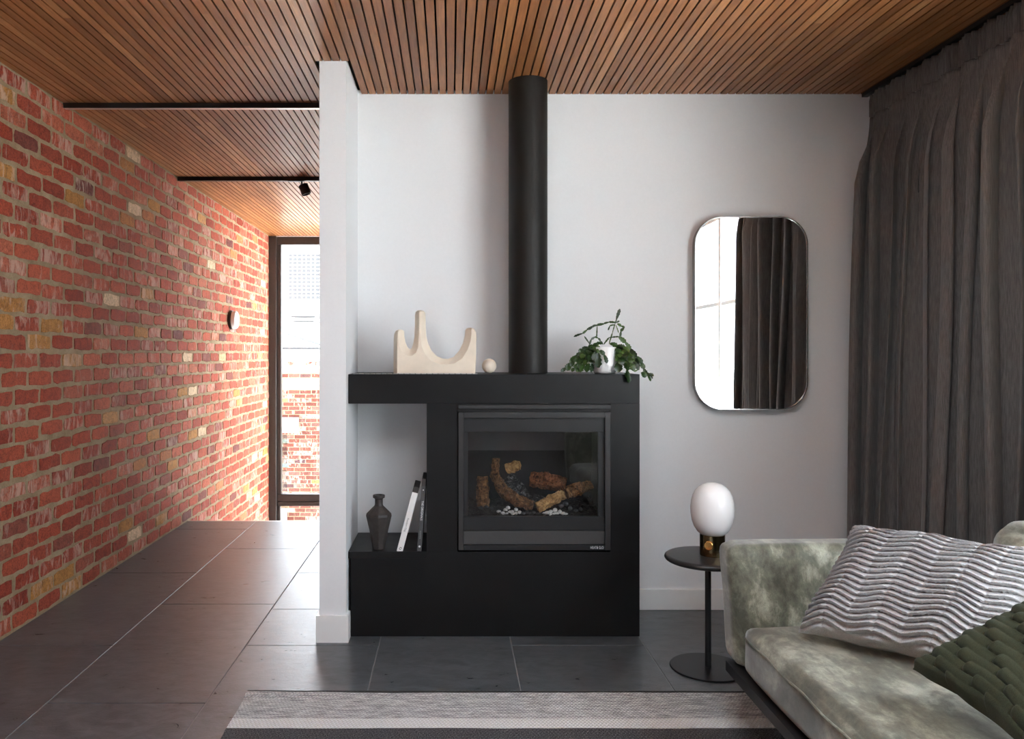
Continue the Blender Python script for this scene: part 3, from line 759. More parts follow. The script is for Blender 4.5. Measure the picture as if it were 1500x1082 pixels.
# ------------------------------------------------------------------ things on the fireplace
def sculpture():
    BF = [((138, 890), (186, 890)), ((138, 680), (188, 680)), ((140, 480), (190, 480)), ((148, 405), (193, 410)), ((168, 368), (196, 385)), ((200, 353), (200, 372)), ((240, 356), (206, 368)), ((264, 372), (204, 392)),
          ((266, 440), (202, 470)), ((280, 510), (214, 560)), ((305, 570), (250, 635)), ((338, 598), (318, 674)), ((362, 578), (372, 672)), ((380, 520), (418, 635)), ((392, 440), (442, 570)), ((398, 300), (450, 420)), ((398, 180), (452, 260)), ((406, 142), (452, 168)), ((432, 122), (455, 142)), ((470, 118), (462, 133)), ((508, 128), (470, 138)), ((524, 152), (472, 168)),
          ((529, 300), (472, 320)), ((536, 430), (474, 470)), ((556, 520), (486, 570)), ((600, 612), (528, 660)), ((662, 676), (600, 735)), ((740, 710), (700, 775)), ((800, 712), (790, 780)), ((868, 690), (880, 766)), ((938, 612), (975, 705)), ((985, 520), (1040, 600)), ((1008, 430), (1074, 500)), ((1015, 360), (1086, 410)), ((1036, 338), (1085, 366)), ((1080, 332), (1090, 345)), ((1120, 344), (1112, 348)), ((1144, 385), (1138, 388)), ((1150, 450), (1145, 452)), ((1145, 680), (1140, 680)), ((1136, 890), (1132, 890))]
    yf, yb = 3.798, 3.862; n = len(BF); V = []
    cnv = lambda p, d: (px(560 + p[0] / 8.333, d), d, max(mz + 0.003, pz(440 + p[1] / 8.333, d)) if p[1] < 885 else mz + 0.0031)
    S = []
    sbk = [cnv(b, 3.83) for b, f in BF]; sfr = [cnv(f, 3.83) for b, f in BF]
    rings = [[(x, yf, z) for x, y, z in sfr], [(x, yf + 0.026, z) for x, y, z in sbk], [(x, yb, z) for x, y, z in sbk]]
    # the scoops flare out towards the front
    for r in rings: V += r
    Fc = []
    for k in range(len(rings) - 1):
        for i in range(n): Fc.append((k * n + i, k * n + (i + 1) % n, (k + 1) * n + (i + 1) % n, (k + 1) * n + i))
    Fc.append(tuple(range(n))); Fc.append(tuple((len(rings) - 1) * n + i for i in range(n))[::-1])
    me = mesh(V, Fc); bm = bmesh.new(); bm.from_mesh(me); bmesh.ops.triangulate(bm, faces=[f for f in bm.faces if len(f.verts) > 4])
    return bm_mesh(bm)
tag(link('sculpture', sculpture(), M['pale_wood'], None, sm=38), 'pale carved sculpture with three prongs and two scooped curves', 'sculpture')
bm = bmesh.new(); bmesh.ops.create_uvsphere(bm, u_segments=40, v_segments=24, radius=0.0345); me = bm_mesh(bm); me.transform(Matrix.Translation((px(716.6, 3.825), 3.825, mz + 0.0345 + 0.003)))
tag(link('wooden_ball', me, M['ball_wood'], None, sm=80), 'small pale round ball beside the carved sculpture', 'ball')

# plant
pc = (px(885.5, 3.88), 3.88)
plant = tag(empty('potted_plant', (pc[0], pc[1], mz)), 'trailing leafy cactus plant in a white ceramic pot', 'plant')
link('pot', lathe([(0.046, 0.0008), (0.053, 0.004), (0.0575, 0.02), (0.0605, 0.06), (0.0615, 0.124), (0.060, 0.1275), (0.057, 0.125), (0.056, 0.105), (0.0, 0.105)], (pc[0], pc[1], mz), 48), M['pot'], plant, sm=50)
link('soil', lathe([(0.0555, 0.1055), (0.055, 0.114), (0.03, 0.122), (0.0, 0.125)], (pc[0], pc[1], mz), 24), M['soil'], plant, sm=60)
def leaf_meshes():
    out = []
    for s, (wd, ser) in enumerate(((1.0, 0.18), (0.9, 0.28), (1.1, 0.1))):
        V = []; Fc = []; ys = [0, 0.08, 0.22, 0.36, 0.5, 0.64, 0.78, 0.9, 1.0]; pr = [0.36, 0.46, 0.70, 0.84, 1.0, 0.92, 0.98, 0.68, 0.32]
        for i, (y, p) in enumerate(zip(ys, pr)):
            hw = 0.5 * wd * p * (1 - (ser if i % 2 == 1 and 1 < i < 8 else 0)); cz_ = 0.10 * math.sin(y * math.pi)
            V += [(-hw, y, 0.10 * p + cz_), (0, y, cz_ - 0.02), (hw, y, 0.10 * p + cz_), (0, y, cz_ - 0.09)]
        for i in range(len(ys) - 1):
            a = i * 4; b = a + 4
            Fc += [(a, a + 1, b + 1, b), (a + 1, a + 2, b + 2, b + 1), (a + 2, a + 3, b + 3, b + 2), (a + 3, a, b, b + 3)]
        me = mesh(V, Fc); bm = bmesh.new(); bm.from_mesh(me); bpy.data.meshes.remove(me); me = bm_mesh(bm); me.materials.append(M['leaf']); smooth(me, 60); out.append(me)
    return out
LM = leaf_meshes(); rl = random.Random(21)
def leaf(a, b, wpx):
    a = Vector(a); b = Vector(b)
    for q in (a, b):
        if q.x < fx1 + 0.01 and q.y > D0 - 0.004 and q.z < mz + 0.012: q.z = mz + 0.012
    d = b - a; L = d.length
    if L < 1e-4: return
    y = d.normalized(); vw = Vector((rl.uniform(-0.6, 0.6), -1, rl.uniform(0.0, 0.9))); x = y.cross(vw)
    if x.length < 0.05: x = y.cross(Vector((1, 0, 0)))
    x.normalize(); z = x.cross(y)
    wd = wpx * 1.22 * 3.85 / F
    m_ = Matrix(((x.x * wd, y.x * L * 1.06, z.x * wd, a.x), (x.y * wd, y.y * L * 1.06, z.y * wd, a.y), (x.z * wd, y.z * L * 1.06, z.z * wd, a.z), (0, 0, 0, 1)))
    o = bpy.data.objects.new('leaf', rl.choice(LM)); C.objects.link(o); o.parent = plant; o.matrix_local = Matrix.Translation(-Vector(plant.location)) @ m_
def P8(u, v, d): return (px(820 + u / 8.32, d), d, pz(440 + v / 8.32, d))
def chain(pts, wd, d0=3.88, d1=3.88, step=62):
    """pts in the close-up's pixels; leaves of about one step each"""
    n = len(pts); P = []
    for i, (u, v) in enumerate(pts):
        t = i / max(1, n - 1); P.append((u, v, d0 + (d1 - d0) * t))
    for (a, b) in zip(P[:-1], P[1:]):
        L = math.hypot(a[0] - b[0], a[1] - b[1]); k = max(1, round(L / step))
        for q in range(k):
            s0 = q / k; s1 = (q + 1) / k
            A = [a[i] + (b[i] - a[i]) * s0 for i in range(3)]; B = [a[i] + (b[i] - a[i]) * s1 for i in range(3)]
            leaf(P8(*A), P8(*B), wd / 8.32)
chain([(600, 530), (640, 400), (672, 285)], 15, step=120); chain([(676, 280), (692, 220)], 14); chain([(690, 228), (730, 110)], 36, step=130)
chain([(690, 268), (600, 264), (540, 284), (455, 300)], 28, 3.88, 3.86, 95); chain([(455, 300), (400, 312), (330, 360), (280, 402), (178, 440)], 30, 3.86, 3.84, 75); chain([(440, 300), (360, 358)], 18)
chain([(456, 300), (448, 450)], 16, step=150); chain([(525, 535), (470, 460), (425, 445), (385, 470), (362, 535)], 24, 3.86, 3.85); chain([(365, 530), (302, 440)], 15, step=120)
chain([(535, 535), (600, 452), (720, 440)], 22, 3.88, 3.85, 110); chain([(720, 440), (800, 510), (860, 590), (930, 680), (1000, 760), (1020, 830), (1065, 905)], 52, 3.85, 3.80, 85); chain([(1060, 895), (1140, 915)], 40, 3.80, 3.79); chain([(1062, 900), (1105, 978)], 36, 3.80, 3.79); chain([(1100, 905), (1130, 950)], 22, 3.79, 3.79)
chain([(700, 285), (745, 310), (788, 333)], 32, step=60); chain([(780, 335), (745, 375), (735, 435)], 32, 3.88, 3.87)
chain([(665, 296), (612, 308), (590, 360)], 20); chain([(682, 296), (716, 392)], 18, step=110); chain([(690, 270), (726, 250)], 24)
for (x0_, y0_, xe, ye, w_, d1) in [(440, 550, 20, 885, 50, 3.83), (420, 560, 90, 850, 52, 3.80), (430, 570, 150, 880, 56, 3.79), (450, 560, 200, 880, 60, 3.79), (440, 590, 250, 880, 58, 3.785), (420, 560, 130, 730, 46, 3.84),
                                 (450, 580, 330, 870, 66, 3.79), (430, 560, 190, 740, 54, 3.82), (440, 560, 260, 700, 60, 3.81), (460, 570, 350, 720, 66, 3.80), (450, 580, 300, 790, 62, 3.79), (470, 560, 380, 880, 58, 3.80), (430, 560, 230, 610, 50, 3.84), (470, 545, 370, 600, 60, 3.82), (460, 545, 340, 640, 62, 3.81), (480, 550, 420, 620, 54, 3.82)]:
    mx_ = x0_ + (xe - x0_) * 0.42; my_ = y0_ + (ye - y0_) * 0.22
    chain([(x0_, y0_), (mx_, my_), ((mx_ + xe) / 2 - 12, (my_ + ye) / 2 + 10), (xe, ye)], w_, 3.87, d1, 85)
chain([(455, 590), (470, 640)], 34, 3.81, 3.80); chain([(462, 640), (470, 808)], 92, 3.80, 3.79, 200); chain([(490, 605), (540, 660), (572, 758)], 44, 3.81, 3.79, 120); chain([(440, 620), (405, 720)], 50, 3.81, 3.80, 130)
for (x0_, y0_, xe, ye, w_, d1) in [(660, 545, 760, 780, 76, 3.80), (680, 550, 830, 830, 74, 3.79), (700, 560, 900, 850, 70, 3.79), (690, 545, 940, 800, 60, 3.82), (670, 560, 720, 870, 80, 3.80), (720, 570, 880, 760, 72, 3.80), (700, 550, 990, 800, 56, 3.84), (690, 560, 800, 700, 70, 3.80), (740, 560, 960, 840, 48, 3.80), (660, 545, 735, 690, 66, 3.80), (740, 580, 905, 700, 60, 3.82)]:
    mx_ = x0_ + (xe - x0_) * 0.4; my_ = y0_ + (ye - y0_) * 0.25
    chain([(x0_, y0_), (mx_, my_), ((mx_ + xe) / 2 + 10, (my_ + ye) / 2), (xe, ye)], w_, 3.86, d1, 95)
chain([(800, 760), (822, 850), (815, 900)], 66, 3.79, 3.745, 90); chain([(822, 880), (838, 995)], 62, 3.742, 3.735, 130); chain([(795, 880), (815, 940)], 44, 3.745, 3.738, 90)
chain([(1000, 870), (1040, 935)], 60, 3.78, 3.77, 100); chain([(960, 800), (950, 845), (905, 880)], 22, 3.79, 3.79)
chain([(520, 525), (450, 520), (410, 555)], 44, 3.86, 3.83); chain([(610, 525), (700, 548), (790, 560), (840, 620)], 46, 3.84, 3.80, 90)

# vase in the niche
vc = (px(555, 3.815), 3.815); vz = nz0 + 0.0012
prof = [(0.0292, 0.0), (0.0300, 0.004), (0.0455, 0.085), (0.0622, 0.155), (0.0600, 0.166), (0.0400, 0.186), (0.0215, 0.203), (0.0188, 0.210), (0.0185, 0.232), (0.0215, 0.238), (0.0280, 0.241), (0.0287, 0.250), (0.0270, 0.2535), (0.0170, 0.2535), (0.015, 0.235), (0.0, 0.232)]
V = []; Fc = []; n = 48
for i, (r, h) in enumerate(prof):
    for k in range(n):
        a = 2 * math.pi * (k + 0.5) / n + 0.25; seg = 2 * math.pi / 8
        fac = math.cos(seg / 2) / math.cos((a % seg) - seg / 2)
        fw = 1.0 if h < 0.19 else (0.35 if h < 0.21 else 0.0)
        rr = r * (1 + (fac - 1) * fw * 1.25)
        V.append((vc[0] + rr * math.cos(a), vc[1] + rr * math.sin(a), vz + h))
for i in range(len(prof) - 1):
    for k in range(n): Fc.append((i * n + k, i * n + (k + 1) % n, (i + 1) * n + (k + 1) % n, (i + 1) * n + k))
Fc.append(tuple(range(n))[::-1])
vase = tag(empty('vase', (vc[0], vc[1], vz)), 'dark brown faceted clay vase with narrow neck in the niche', 'vase')
link('body', mesh(V, Fc), M['vase'], vase, sm=22)

# books (built upright at the origin, spine towards -y, then leaned)
def book(name, label, x, y, lean, th, hgt, dep, cover, head, headmat):
    b = tag(empty(name, (x, y, nz0 + 0.0015)), label, 'book'); b.rotation_euler = (0, lean, 0)
    def pb(nm, bb, mat, bev=0.0008):
        bm = bmesh.new(); add_box(bm, *bb)
        if bev: bmesh.ops.bevel(bm, geom=bm.edges[:], offset=bev, segments=1, affect='EDGES')
        me = bm_mesh(bm); me.materials.append(mat); o = bpy.data.objects.new(nm, me); C.objects.link(o); o.parent = b; return o
    hz = hgt - head
    pb('spine', (0, th, 0, 0.003, 0, hz), cover)
    pb('cover_board', (0, 0.0028, 0.0031, dep, 0, hz), cover); pb('cover_board', (th - 0.0028, th, 0.0031, dep, 0, hz), cover)
    pb('pages', (0.003, th - 0.003, 0.0032, dep - 0.004, 0.003, hz - 0.003), M['paper'], 0)
    if head: pb('jacket_head', (0.0004, th - 0.0004, 0.0004, dep - 0.004, hz - 0.002, hgt), headmat)
    return b, hz
la = math.radians(14.8)
b1, hz1 = book('book', 'white book leaning over with dark head band', px(580.8, 3.762), 3.762, la, 0.0285, 0.312, 0.20, M['book_white'], 0.026, M['book_brown'])
RB = Matrix(((0, 1, 0, 0), (0, 0, 0, 0), (0, 0, 0, 0), (0, 0, 0, 1)))
def spine_text(b, nm, body, size, mat, x, z, sx=1.0):
    # reads downwards along the spine: text x -> -z, text y -> +x, text normal -> -y
    mtx = Matrix(((0, 1, 0, x), (0, 0, -1, -0.0004), (-1, 0, 0, z), (0, 0, 0, 1)))
    cu = bpy.data.curves.new('t', 'FONT'); cu.body = body; cu.size = size; cu.align_x = 'CENTER'; cu.align_y = 'CENTER'; cu.extrude = 0.0003
    to = bpy.data.objects.new('t', cu); C.objects.link(to)
    me = bpy.data.meshes.new_from_object(to.evaluated_get(bpy.context.evaluated_depsgraph_get())); C.objects.unlink(to); bpy.data.objects.remove(to)
    me.transform(mtx @ Matrix.Diagonal((sx, 1, 1, 1))); me.materials.clear(); me.materials.append(mat)
    o = bpy.data.objects.new(nm, me); C.objects.link(o); o.parent = b
spine_text(b1, 'spine_title', 'Resident Dog', 0.0125, M['ink_grey'], 0.0142, 0.130, 0.95)
def disc(b, nm, mat, x, z, r, ri=0.0):
    n = 20; V = [(x + r * math.cos(6.2832 * k / n), -0.0004, z + r * math.sin(6.2832 * k / n)) for k in range(n)]
    if ri: V += [(x + ri * math.cos(6.2832 * k / n), -0.0004, z + ri * math.sin(6.2832 * k / n)) for k in range(n)]; Fc = [(k, (k + 1) % n, n + (k + 1) % n, n + k) for k in range(n) if k % 10 < 8]
    else: Fc = [tuple(range(n))]
    me = mesh(V, Fc); me.materials.append(mat); o = bpy.data.objects.new(nm, me); C.objects.link(o); o.parent = b
disc(b1, 'publisher_mark', M['ink_dark'], 0.0142, 0.017, 0.0062, 0.0034)
b2, hz2 = book('book', 'dark grey book with white spine lettering leaning on the pier', px(610.8, 3.762), 3.7625, math.radians(3.9), 0.0205, 0.338, 0.21, M['book_dark'], 0.034, M['book_brown'])
spine_text(b2, 'spine_title', 'THE ORIGINALS', 0.0135, M['ink_white'], 0.0102, 0.190, 0.95)
for z in (0.058, 0.066, 0.074, 0.082, 0.090):
    me = mesh([(0.0082, -0.0004, z), (0.0118, -0.0004, z), (0.0118, -0.0004, z + 0.0055), (0.0082, -0.0004, z + 0.0055)], [(0, 1, 2, 3)]); me.materials.append(M['ink_grey'])
    o = bpy.data.objects.new('spine_small_print', me); C.objects.link(o); o.parent = b2
disc(b2, 'publisher_mark', M['ink_white'], 0.0102, 0.022, 0.0050); disc(b2, 'spine_dot', M['ink_white'], 0.0102, 0.286, 0.0028)

# ------------------------------------------------------------------ mirror
def rrect(x0, x1, z0, z1, r, n=14):
    P = []
    for cx_, cz_, a0 in ((x1 - r, z1 - r, 0), (x0 + r, z1 - r, 90), (x0 + r, z0 + r, 180), (x1 - r, z0 + r, 270)):
        for k in range(n + 1):
            a = math.radians(a0 + 90 * k / n); P.append((cx_ + r * math.cos(a), cz_ + r * math.sin(a)))
    return P
md = 4.098
mx0, mx1, mz0, mz1 = px(1018, md), px(1183.5, md), pz(600, md), pz(317, md)
mir = tag(empty('wall_mirror', ((mx0 + mx1) / 2, YB, mz0)), 'tall mirror with rounded corners and thin metal rim on white wall', 'mirror')
fw = 0.005
bm = bmesh.new(); a = rrect(mx0, mx1, mz0, mz1, 0.142); b = rrect(mx0 + fw, mx1 - fw, mz0 + fw, mz1 - fw, 0.137); n = len(a)
ring = [[bm.verts.new((p[0], yy, p[1])) for p in src] for src, yy in ((a, YB - 0.012), (a, md - 0.002), (b, md - 0.002), (b, YB - 0.012))]
for k in range(4):
    r0, r1 = ring[k], ring[(k + 1) % 4]
    for i in range(n): bm.faces.new((r0[i], r0[(i + 1) % n], r1[(i + 1) % n], r1[i]))
link('rim', bm_mesh(bm), M['steel'], mir, sm=40)
link('glass', bm_mesh(prism(b, md + 0.002, md + 0.008)), M['mirror'], mir)
link('backing', bm_mesh(prism(rrect(mx0 + 0.006, mx1 - 0.006, mz0 + 0.006, mz1 - 0.006, 0.136), md + 0.0085, YB - 0.0125)), M['black_metal'], mir)
box('hanging_cleat', (mx0 + 0.15, mx1 - 0.15, YB - 0.0124, YB - 0.0005, mz1 - 0.25, mz1 - 0.20), M['steel'], mir)

# ------------------------------------------------------------------ curtain
def curtain(name, label, ya, yb, seed, bunch=1.0):
    root = tag(empty(name, (XR - 0.12, (ya + yb) / 2, 0.0)), label, 'curtain')
    r = random.Random(seed); zt, zb = 2.628, 0.02; zh = 2.515
    folds = []; y = ya
    while y < yb: w_ = r.uniform(0.095, 0.165) * bunch; folds.append((y, w_, r.uniform(0.75, 1.15), r.uniform(-0.3, 0.3))); y += w_
    tot = y - ya; sc = (yb - ya) / tot
    per = 56; NU = len(folds) * per
    zs = [zt - (zt - zb) * t for t in [0, 0.006, 0.012, 0.02, 0.03, 0.038, 0.043, 0.05, 0.06, 0.075, 0.09, 0.11, 0.14, 0.18, 0.23, 0.29, 0.36, 0.44, 0.52, 0.6, 0.68, 0.76, 0.84, 0.92, 1.0]]
    def pt(i, z):
        f = min(i // per, len(folds) - 1); t = (i - f * per) / per; y0_, w_, am, sk = folds[f]
        yy = ya + (y0_ - ya + t * w_) * sc
        ph = 2 * math.pi * t
        down = (zt - z) / (zt - zb)
        if z > zh:
            x = XR - 0.120 - 0.015 * math.sin(2 * math.pi * yy / 0.030 + 1.3 * math.sin(yy * 31)) - 0.012 * math.sin(ph); 
            if z > zt - 0.02: x += 0.004
        else:
            q = min(1.0, (zh - z) / 0.35); q = q * q * (3 - 2 * q)
            amp = (0.014 + 0.060 * q) * am
            sh = sk * 0.4 * math.sin(z * 1.7 + f)
            x = XR - 0.120 - 0.03 * q - amp * (math.sin(ph + sh) + 0.25 * math.sin(2 * ph + f)) - 0.012 * q * math.sin(f * 1.9 + z * 2.2) - 0.07 * down * (0.15 + 0.85 * min(1.0, max(0.0, (yy - 2.9) / 0.5)))
            yy += q * 0.040 * am * math.sin(2 * ph + 0.6 + sh) + 0.012 * q * math.sin(z * 2.3 + f * 2.1)
            x -= 0.006 * (1 - q) * math.sin(2 * math.pi * yy / 0.03)
        return (x, yy, z)
    def grid(z_list, i0=0):
        V = [pt(i, z) for z in z_list for i in range(NU + 1)]; W = NU + 1
        Fc = [(j * W + i, j * W + i + 1, (j + 1) * W + i + 1, (j + 1) * W + i) for j in range(len(z_list) - 1) for i in range(NU)]
        return mesh(V, Fc)
    hz = [z for z in zs if z > zh] + [zh + 0.0005]
    dz = [zh - 0.0005] + [z for z in zs if z < zh - 0.001]
    h = link('heading', grid(hz), M['curtain'], root, sm=180); d = link('drape', grid(dz), M['curtain'], root, sm=180)
    for o in (h, d):
        m_ = o.modifiers.new('thickness', 'SOLIDIFY'); m_.thickness = 0.003; m_.offset = 0
    return root
curtain('curtain', 'floor length charcoal brown gathered curtain beside the mirror wall', 2.42, 4.10, 4)
tag(box('curtain_track', (XR - 0.135, XR - 0.105, -1.5, YB - 0.01, H - 0.020, H - 0.0005), M['black_metal']), 'black curtain track fixed along the timber ceiling', 'track')

# ------------------------------------------------------------------ rug
def rug():
    V = []; Fc = []; nx_, ny_ = 90, 70; xa, xb, ya, yb = -0.782, 1.70, 1.0, 3.112
    for s in (0, 1):
        for j in range(ny_ + 1):
            for i in range(nx_ + 1):
                x = xa + (xb - xa) * i / nx_; y = ya + (yb - ya) * j / ny_
                y += 0.010 * noise.noise(Vector((x * 2.2, 0.3, 5))) * (j / ny_); x += 0.004 * noise.noise(Vector((y * 9, 3, 1))) if i in (0, nx_) else 0
                lift = 0.0
                if j >= ny_ - 1: lift = 0.004
                if j >= ny_ - 1 and x < -0.35: lift += 0.006 * (-0.35 - x) / 0.43
                V.append((x, y, 0.0012 if s == 0 else 0.0115 + lift + 0.0012 * noise.noise(Vector((x * 8, y * 8, 2)))))
    N = (nx_ + 1) * (ny_ + 1); W = nx_ + 1
    for j in range(ny_):
        for i in range(nx_):
            a = j * W + i; Fc.append((a, a + W, a + W + 1, a + 1)); Fc.append((N + a, N + a + 1, N + a + W + 1, N + a + W))
    for i in range(nx_): Fc.append((i, i + 1, N + i + 1, N + i)); a = ny_ * W + i; Fc.append((a + 1, a, N + a, N + a + 1))
    for j in range(ny_): a = j * W; Fc.append((a + W, a, N + a, N + a + W)); a = j * W + nx_; Fc.append((a, a + W, N + a + W, N + a))
    return mesh(V, Fc)
tag(link('rug', rug(), M['rug'], None, sm=60), 'flat woven wool rug with cream, heather grey and black stripes', 'rug')

# ------------------------------------------------------------------ side table and lamp
tx, ty = 1.08, 3.379
tb = tag(empty('side_table', (tx, ty, 0)), 'small round black side table on a single pole', 'table')
link('base', lathe([(0.154, 0.0005), (0.156, 0.002), (0.156, 0.005), (0.153, 0.007), (0.02, 0.0075)], (tx, ty, 0), 72), M['black_metal'], tb, sm=30)
link('pole', lathe([(0.0125, 0.0076), (0.0125, 0.446)], (tx, ty, 0), 24), M['black_metal'], tb, sm=40)
link('table_top', lathe([(0.150, 0.446), (0.166, 0.448), (0.175, 0.4535), (0.178, 0.4595), (0.176, 0.466), (0.170, 0.4705), (0.160, 0.472), (0.0, 0.472)], (tx, ty, 0), 80), M['black_timber'], tb, sm=60)
lx, ly = px(1043.5, 3.385), 3.385; lz = 0.4726
lamp = tag(empty('table_lamp', (lx, ly, lz)), 'table lamp with oval white glass globe and brass base', 'lamp')
lb = link('lamp_base', lathe([(0.0505, 0.0), (0.0515, 0.001), (0.0515, 0.087), (0.050, 0.0885), (0.046, 0.0885)], (lx, ly, lz), 56), M['brass'], lamp, sm=40)
link('globe', lathe([(0.0, 0.082), (0.035, 0.0825), (0.048, 0.087), (0.062, 0.099), (0.0745, 0.118), (0.0835, 0.143), (0.0885, 0.173), (0.0890, 0.198), (0.0865, 0.225), (0.0800, 0.250), (0.0700, 0.270), (0.0560, 0.286), (0.0380, 0.297), (0.0180, 0.3025), (0.0, 0.304)], (lx, ly, lz), 56), M['opal'], lamp, sm=80)
kx, kz = px(660 + 378.5, ly - 0.06) , lz + 0.049
ka = math.asin(max(-1, min(1, (kx - lx) / 0.0515)))
kb = lathe([(0.0178, 0.0), (0.0185, 0.001), (0.0185, 0.006), (0.0165, 0.0078), (0.006, 0.0070), (0.0, 0.0070)], (0, 0, 0), 36, 'y')
kb.transform(Matrix.Translation((lx + 0.0505 * math.sin(-0.58), ly - 0.0505 * math.cos(-0.58), kz)) @ Matrix.Rotation(-0.58, 4, 'Z') @ Matrix.Rotation(math.pi, 4, 'Z'))
link('dimmer_dial', kb, M['brass_bright'], lb, sm=40)

# ------------------------------------------------------------------ sofa
SX = 0.98; AY = 2.735
sofa = tag(empty('sofa', (1.45, 1.9, 0)), 'grey green suede sofa with dark base beside the side table', 'sofa')
def lean(p):                       # the arm leans outwards as it rises
    k = (p.z - 0.25); return Vector((p.x - 0.004, p.y + 0.20 * k, p.z))
arm1 = link('arm', soft_box((SX, 1.84, AY, AY + 0.135, 0.245, 0.645), 0.034, 18, (0.004, 0.010, 0.004), 0.006, 2, lean), M['suede'], sofa, sm=180)
def lean2(p): k = (p.z - 0.25); return Vector((p.x - 0.004, p.y - 0.20 * k, p.z))
link('arm', soft_box((SX, 1.84, 0.70, 0.835, 0.245, 0.645), 0.034, 12, (0.004, 0.010, 0.004), 0.006, 5, lean2), M['suede'], sofa, sm=180)
seat = link('seat_cushion', soft_box((SX + 0.002, 1.80, 0.84, AY - 0.002, 0.242, 0.405), 0.042, 26, (0.006, 0.0, 0.030), 0.008, 9), M['suede'], sofa, sm=180)
def leanb(p): k = p.z - 0.25; return Vector((p.x + 0.12 * k, p.y, p.z))
link('backrest', soft_box((1.805, 1.925, 0.86, AY + 0.03, 0.245, 0.70), 0.045, 16, (0.01, 0.0, 0.012), 0.006, 3, leanb), M['suede'], sofa, sm=180)
link('back_cushion', soft_box((1.68, 1.84, 1.80, 2.60, 0.40, 0.785), 0.060, 18, (0.03, 0.01, 0.012), 0.008, 6, leanb), M['suede'], sofa, sm=180)
link('back_cushion', soft_box((1.68, 1.84, 0.92, 1.79, 0.40, 0.785), 0.060, 14, (0.03, 0.01, 0.012), 0.008, 8, leanb), M['suede'], sofa, sm=180)
# seams
def seam(path, par, r=0.0022): link('piping', tube(path, r, 6), M['suede'], par, sm=60)
seam([(SX - 0.001 - 0.004 * math.sin(math.pi * k / 40), 0.88 + (AY - 0.05 - 0.88) * k / 40, 0.374 + 0.003 * math.sin(k * 1.1)) for k in range(41)], seat, 0.0034)
seam([Vector((SX - 0.004 - 0.002 * math.sin(k), AY + 0.036 + 0.2 * (z - 0.25), z)) for k, z in [(q * 0.4, 0.27 + q * 0.023) for q in range(16)]], arm1, 0.0030)
boxes('base_frame', [(SX - 0.012, SX + 0.05, 0.74, AY + 0.10, 0.205, 0.240), (1.78, 1.84, 0.74, AY + 0.10, 0.205, 0.240), (SX + 0.05, 1.78, AY + 0.04, AY + 0.10, 0.205, 0.240), (SX + 0.05, 1.78, 0.74, 0.80, 0.205, 0.240), (SX + 0.05, 1.78, 1.70, 1.78, 0.205, 0.240)], M['black_metal'], sofa)
for (a, b, sx_, sy_) in ((SX + 0.11, AY - 0.30, -0.03, 0.03), (SX + 0.11, 1.0, -0.03, -0.03), (1.72, AY - 0.30, 0.03, 0.03), (1.72, 1.0, 0.03, -0.03)):
    link('leg', tube([(a, b, 0.206), (a + sx_ * 0.5, b + sy_ * 0.5, 0.11), (a + sx_, b + sy_, 0.0195)], [0.026, 0.022, 0.016], 14), M['wood_leg'], sofa, sm=40)
box('stretcher', (SX + 0.06, 1.79, AY - 0.33, AY - 0.27, 0.185, 0.2055), M['wood_leg'], sofa, 0.003, 1)

# ------------------------------------------------------------------ cushions
def cushion(name, label, cat, BLc, BRc, TLc, thick, mat, relief, nu, nv, parent=None):
    BLc, BRc, TLc = Vector(BLc), Vector(BRc), Vector(TLc)
    U = BRc - BLc; Wv = TLc - BLc; N = U.cross(Wv).normalized(); c = BLc + U / 2 + Wv / 2
    if N.y > 0 and N.z < 0: N = -N
    root = tag(empty(name, tuple(c - N * thick * 0.5 - Wv * 0.35)), label, cat)
    def surf(side, nu, nv, rel):
        V = []
        for j in range(nv + 1):
            for i in range(nu + 1):
                u = i / nu * 2 - 1; v = j / nv * 2 - 1
                e = max(0.0, (1 - u ** 4) * (1 - v ** 4))
                th = thick * e ** 0.55
                pu = u * (1 - 0.045 * (1 - v * v) * abs(u) ** 3); pv = v * (1 - 0.045 * (1 - u * u) * abs(v) ** 3)
                p = c + U * (pu / 2) + Wv * (pv / 2) + N * side * (th * 0.5)
                p = p + noise.noise_vector(p * 9.0) * 0.010
                if rel: 
                    env = min(1.0, (1 - max(abs(u), abs(v))) / 0.06)
                    h, sv = rel((u + 1) / 2, (v + 1) / 2); p = p + N * (h * env) + Wv.normalized() * (sv * env)
                V.append(p)
        W = nu + 1
        Fc = [(j * W + i, j * W + i + 1, (j + 1) * W + i + 1, (j + 1) * W + i) for j in range(nv) for i in range(nu)]
        if side < 0: Fc = [f[::-1] for f in Fc]
        return mesh(V, Fc)
    link('front_panel', surf(1, nu, nv, relief), mat, root, sm=70)
    link('back_panel', surf(-1, 30, 30, None), mat, root, sm=180)
    return root
def pleats(u, v):
    cols = 7.0; rows = 21.0
    w_ = math.cos(math.pi * u * cols)                # pleats pushed up and down in turn at each row of stitches
    ph = v * rows + 0.45 * w_
    f = 1.0 - (ph - math.floor(ph))
    # a thin fold standing out from the cloth with its drop on the lower side
    h = 0.026 * (f ** 2.0) if f < 0.90 else 0.026 * (0.90 ** 2.0) * (1 - (f - 0.90) / 0.10) ** 0.6
    q = abs((u * cols) - round(u * cols))
    h *= 0.70 + 0.30 * min(1.0, q / 0.12)
    if q < 0.02: h -= 0.0018                          # the stitch line
    return h, -0.007 * (f ** 2)
cushion('pleated_cushion', 'light grey felt cushion with rows of wavy pleats on the sofa', 'cushion', (1.085, 2.520, 0.450), (1.455, 2.150, 0.455), (1.330, 2.640, 0.752), 0.18, M['grey_felt'], pleats, 200, 340)
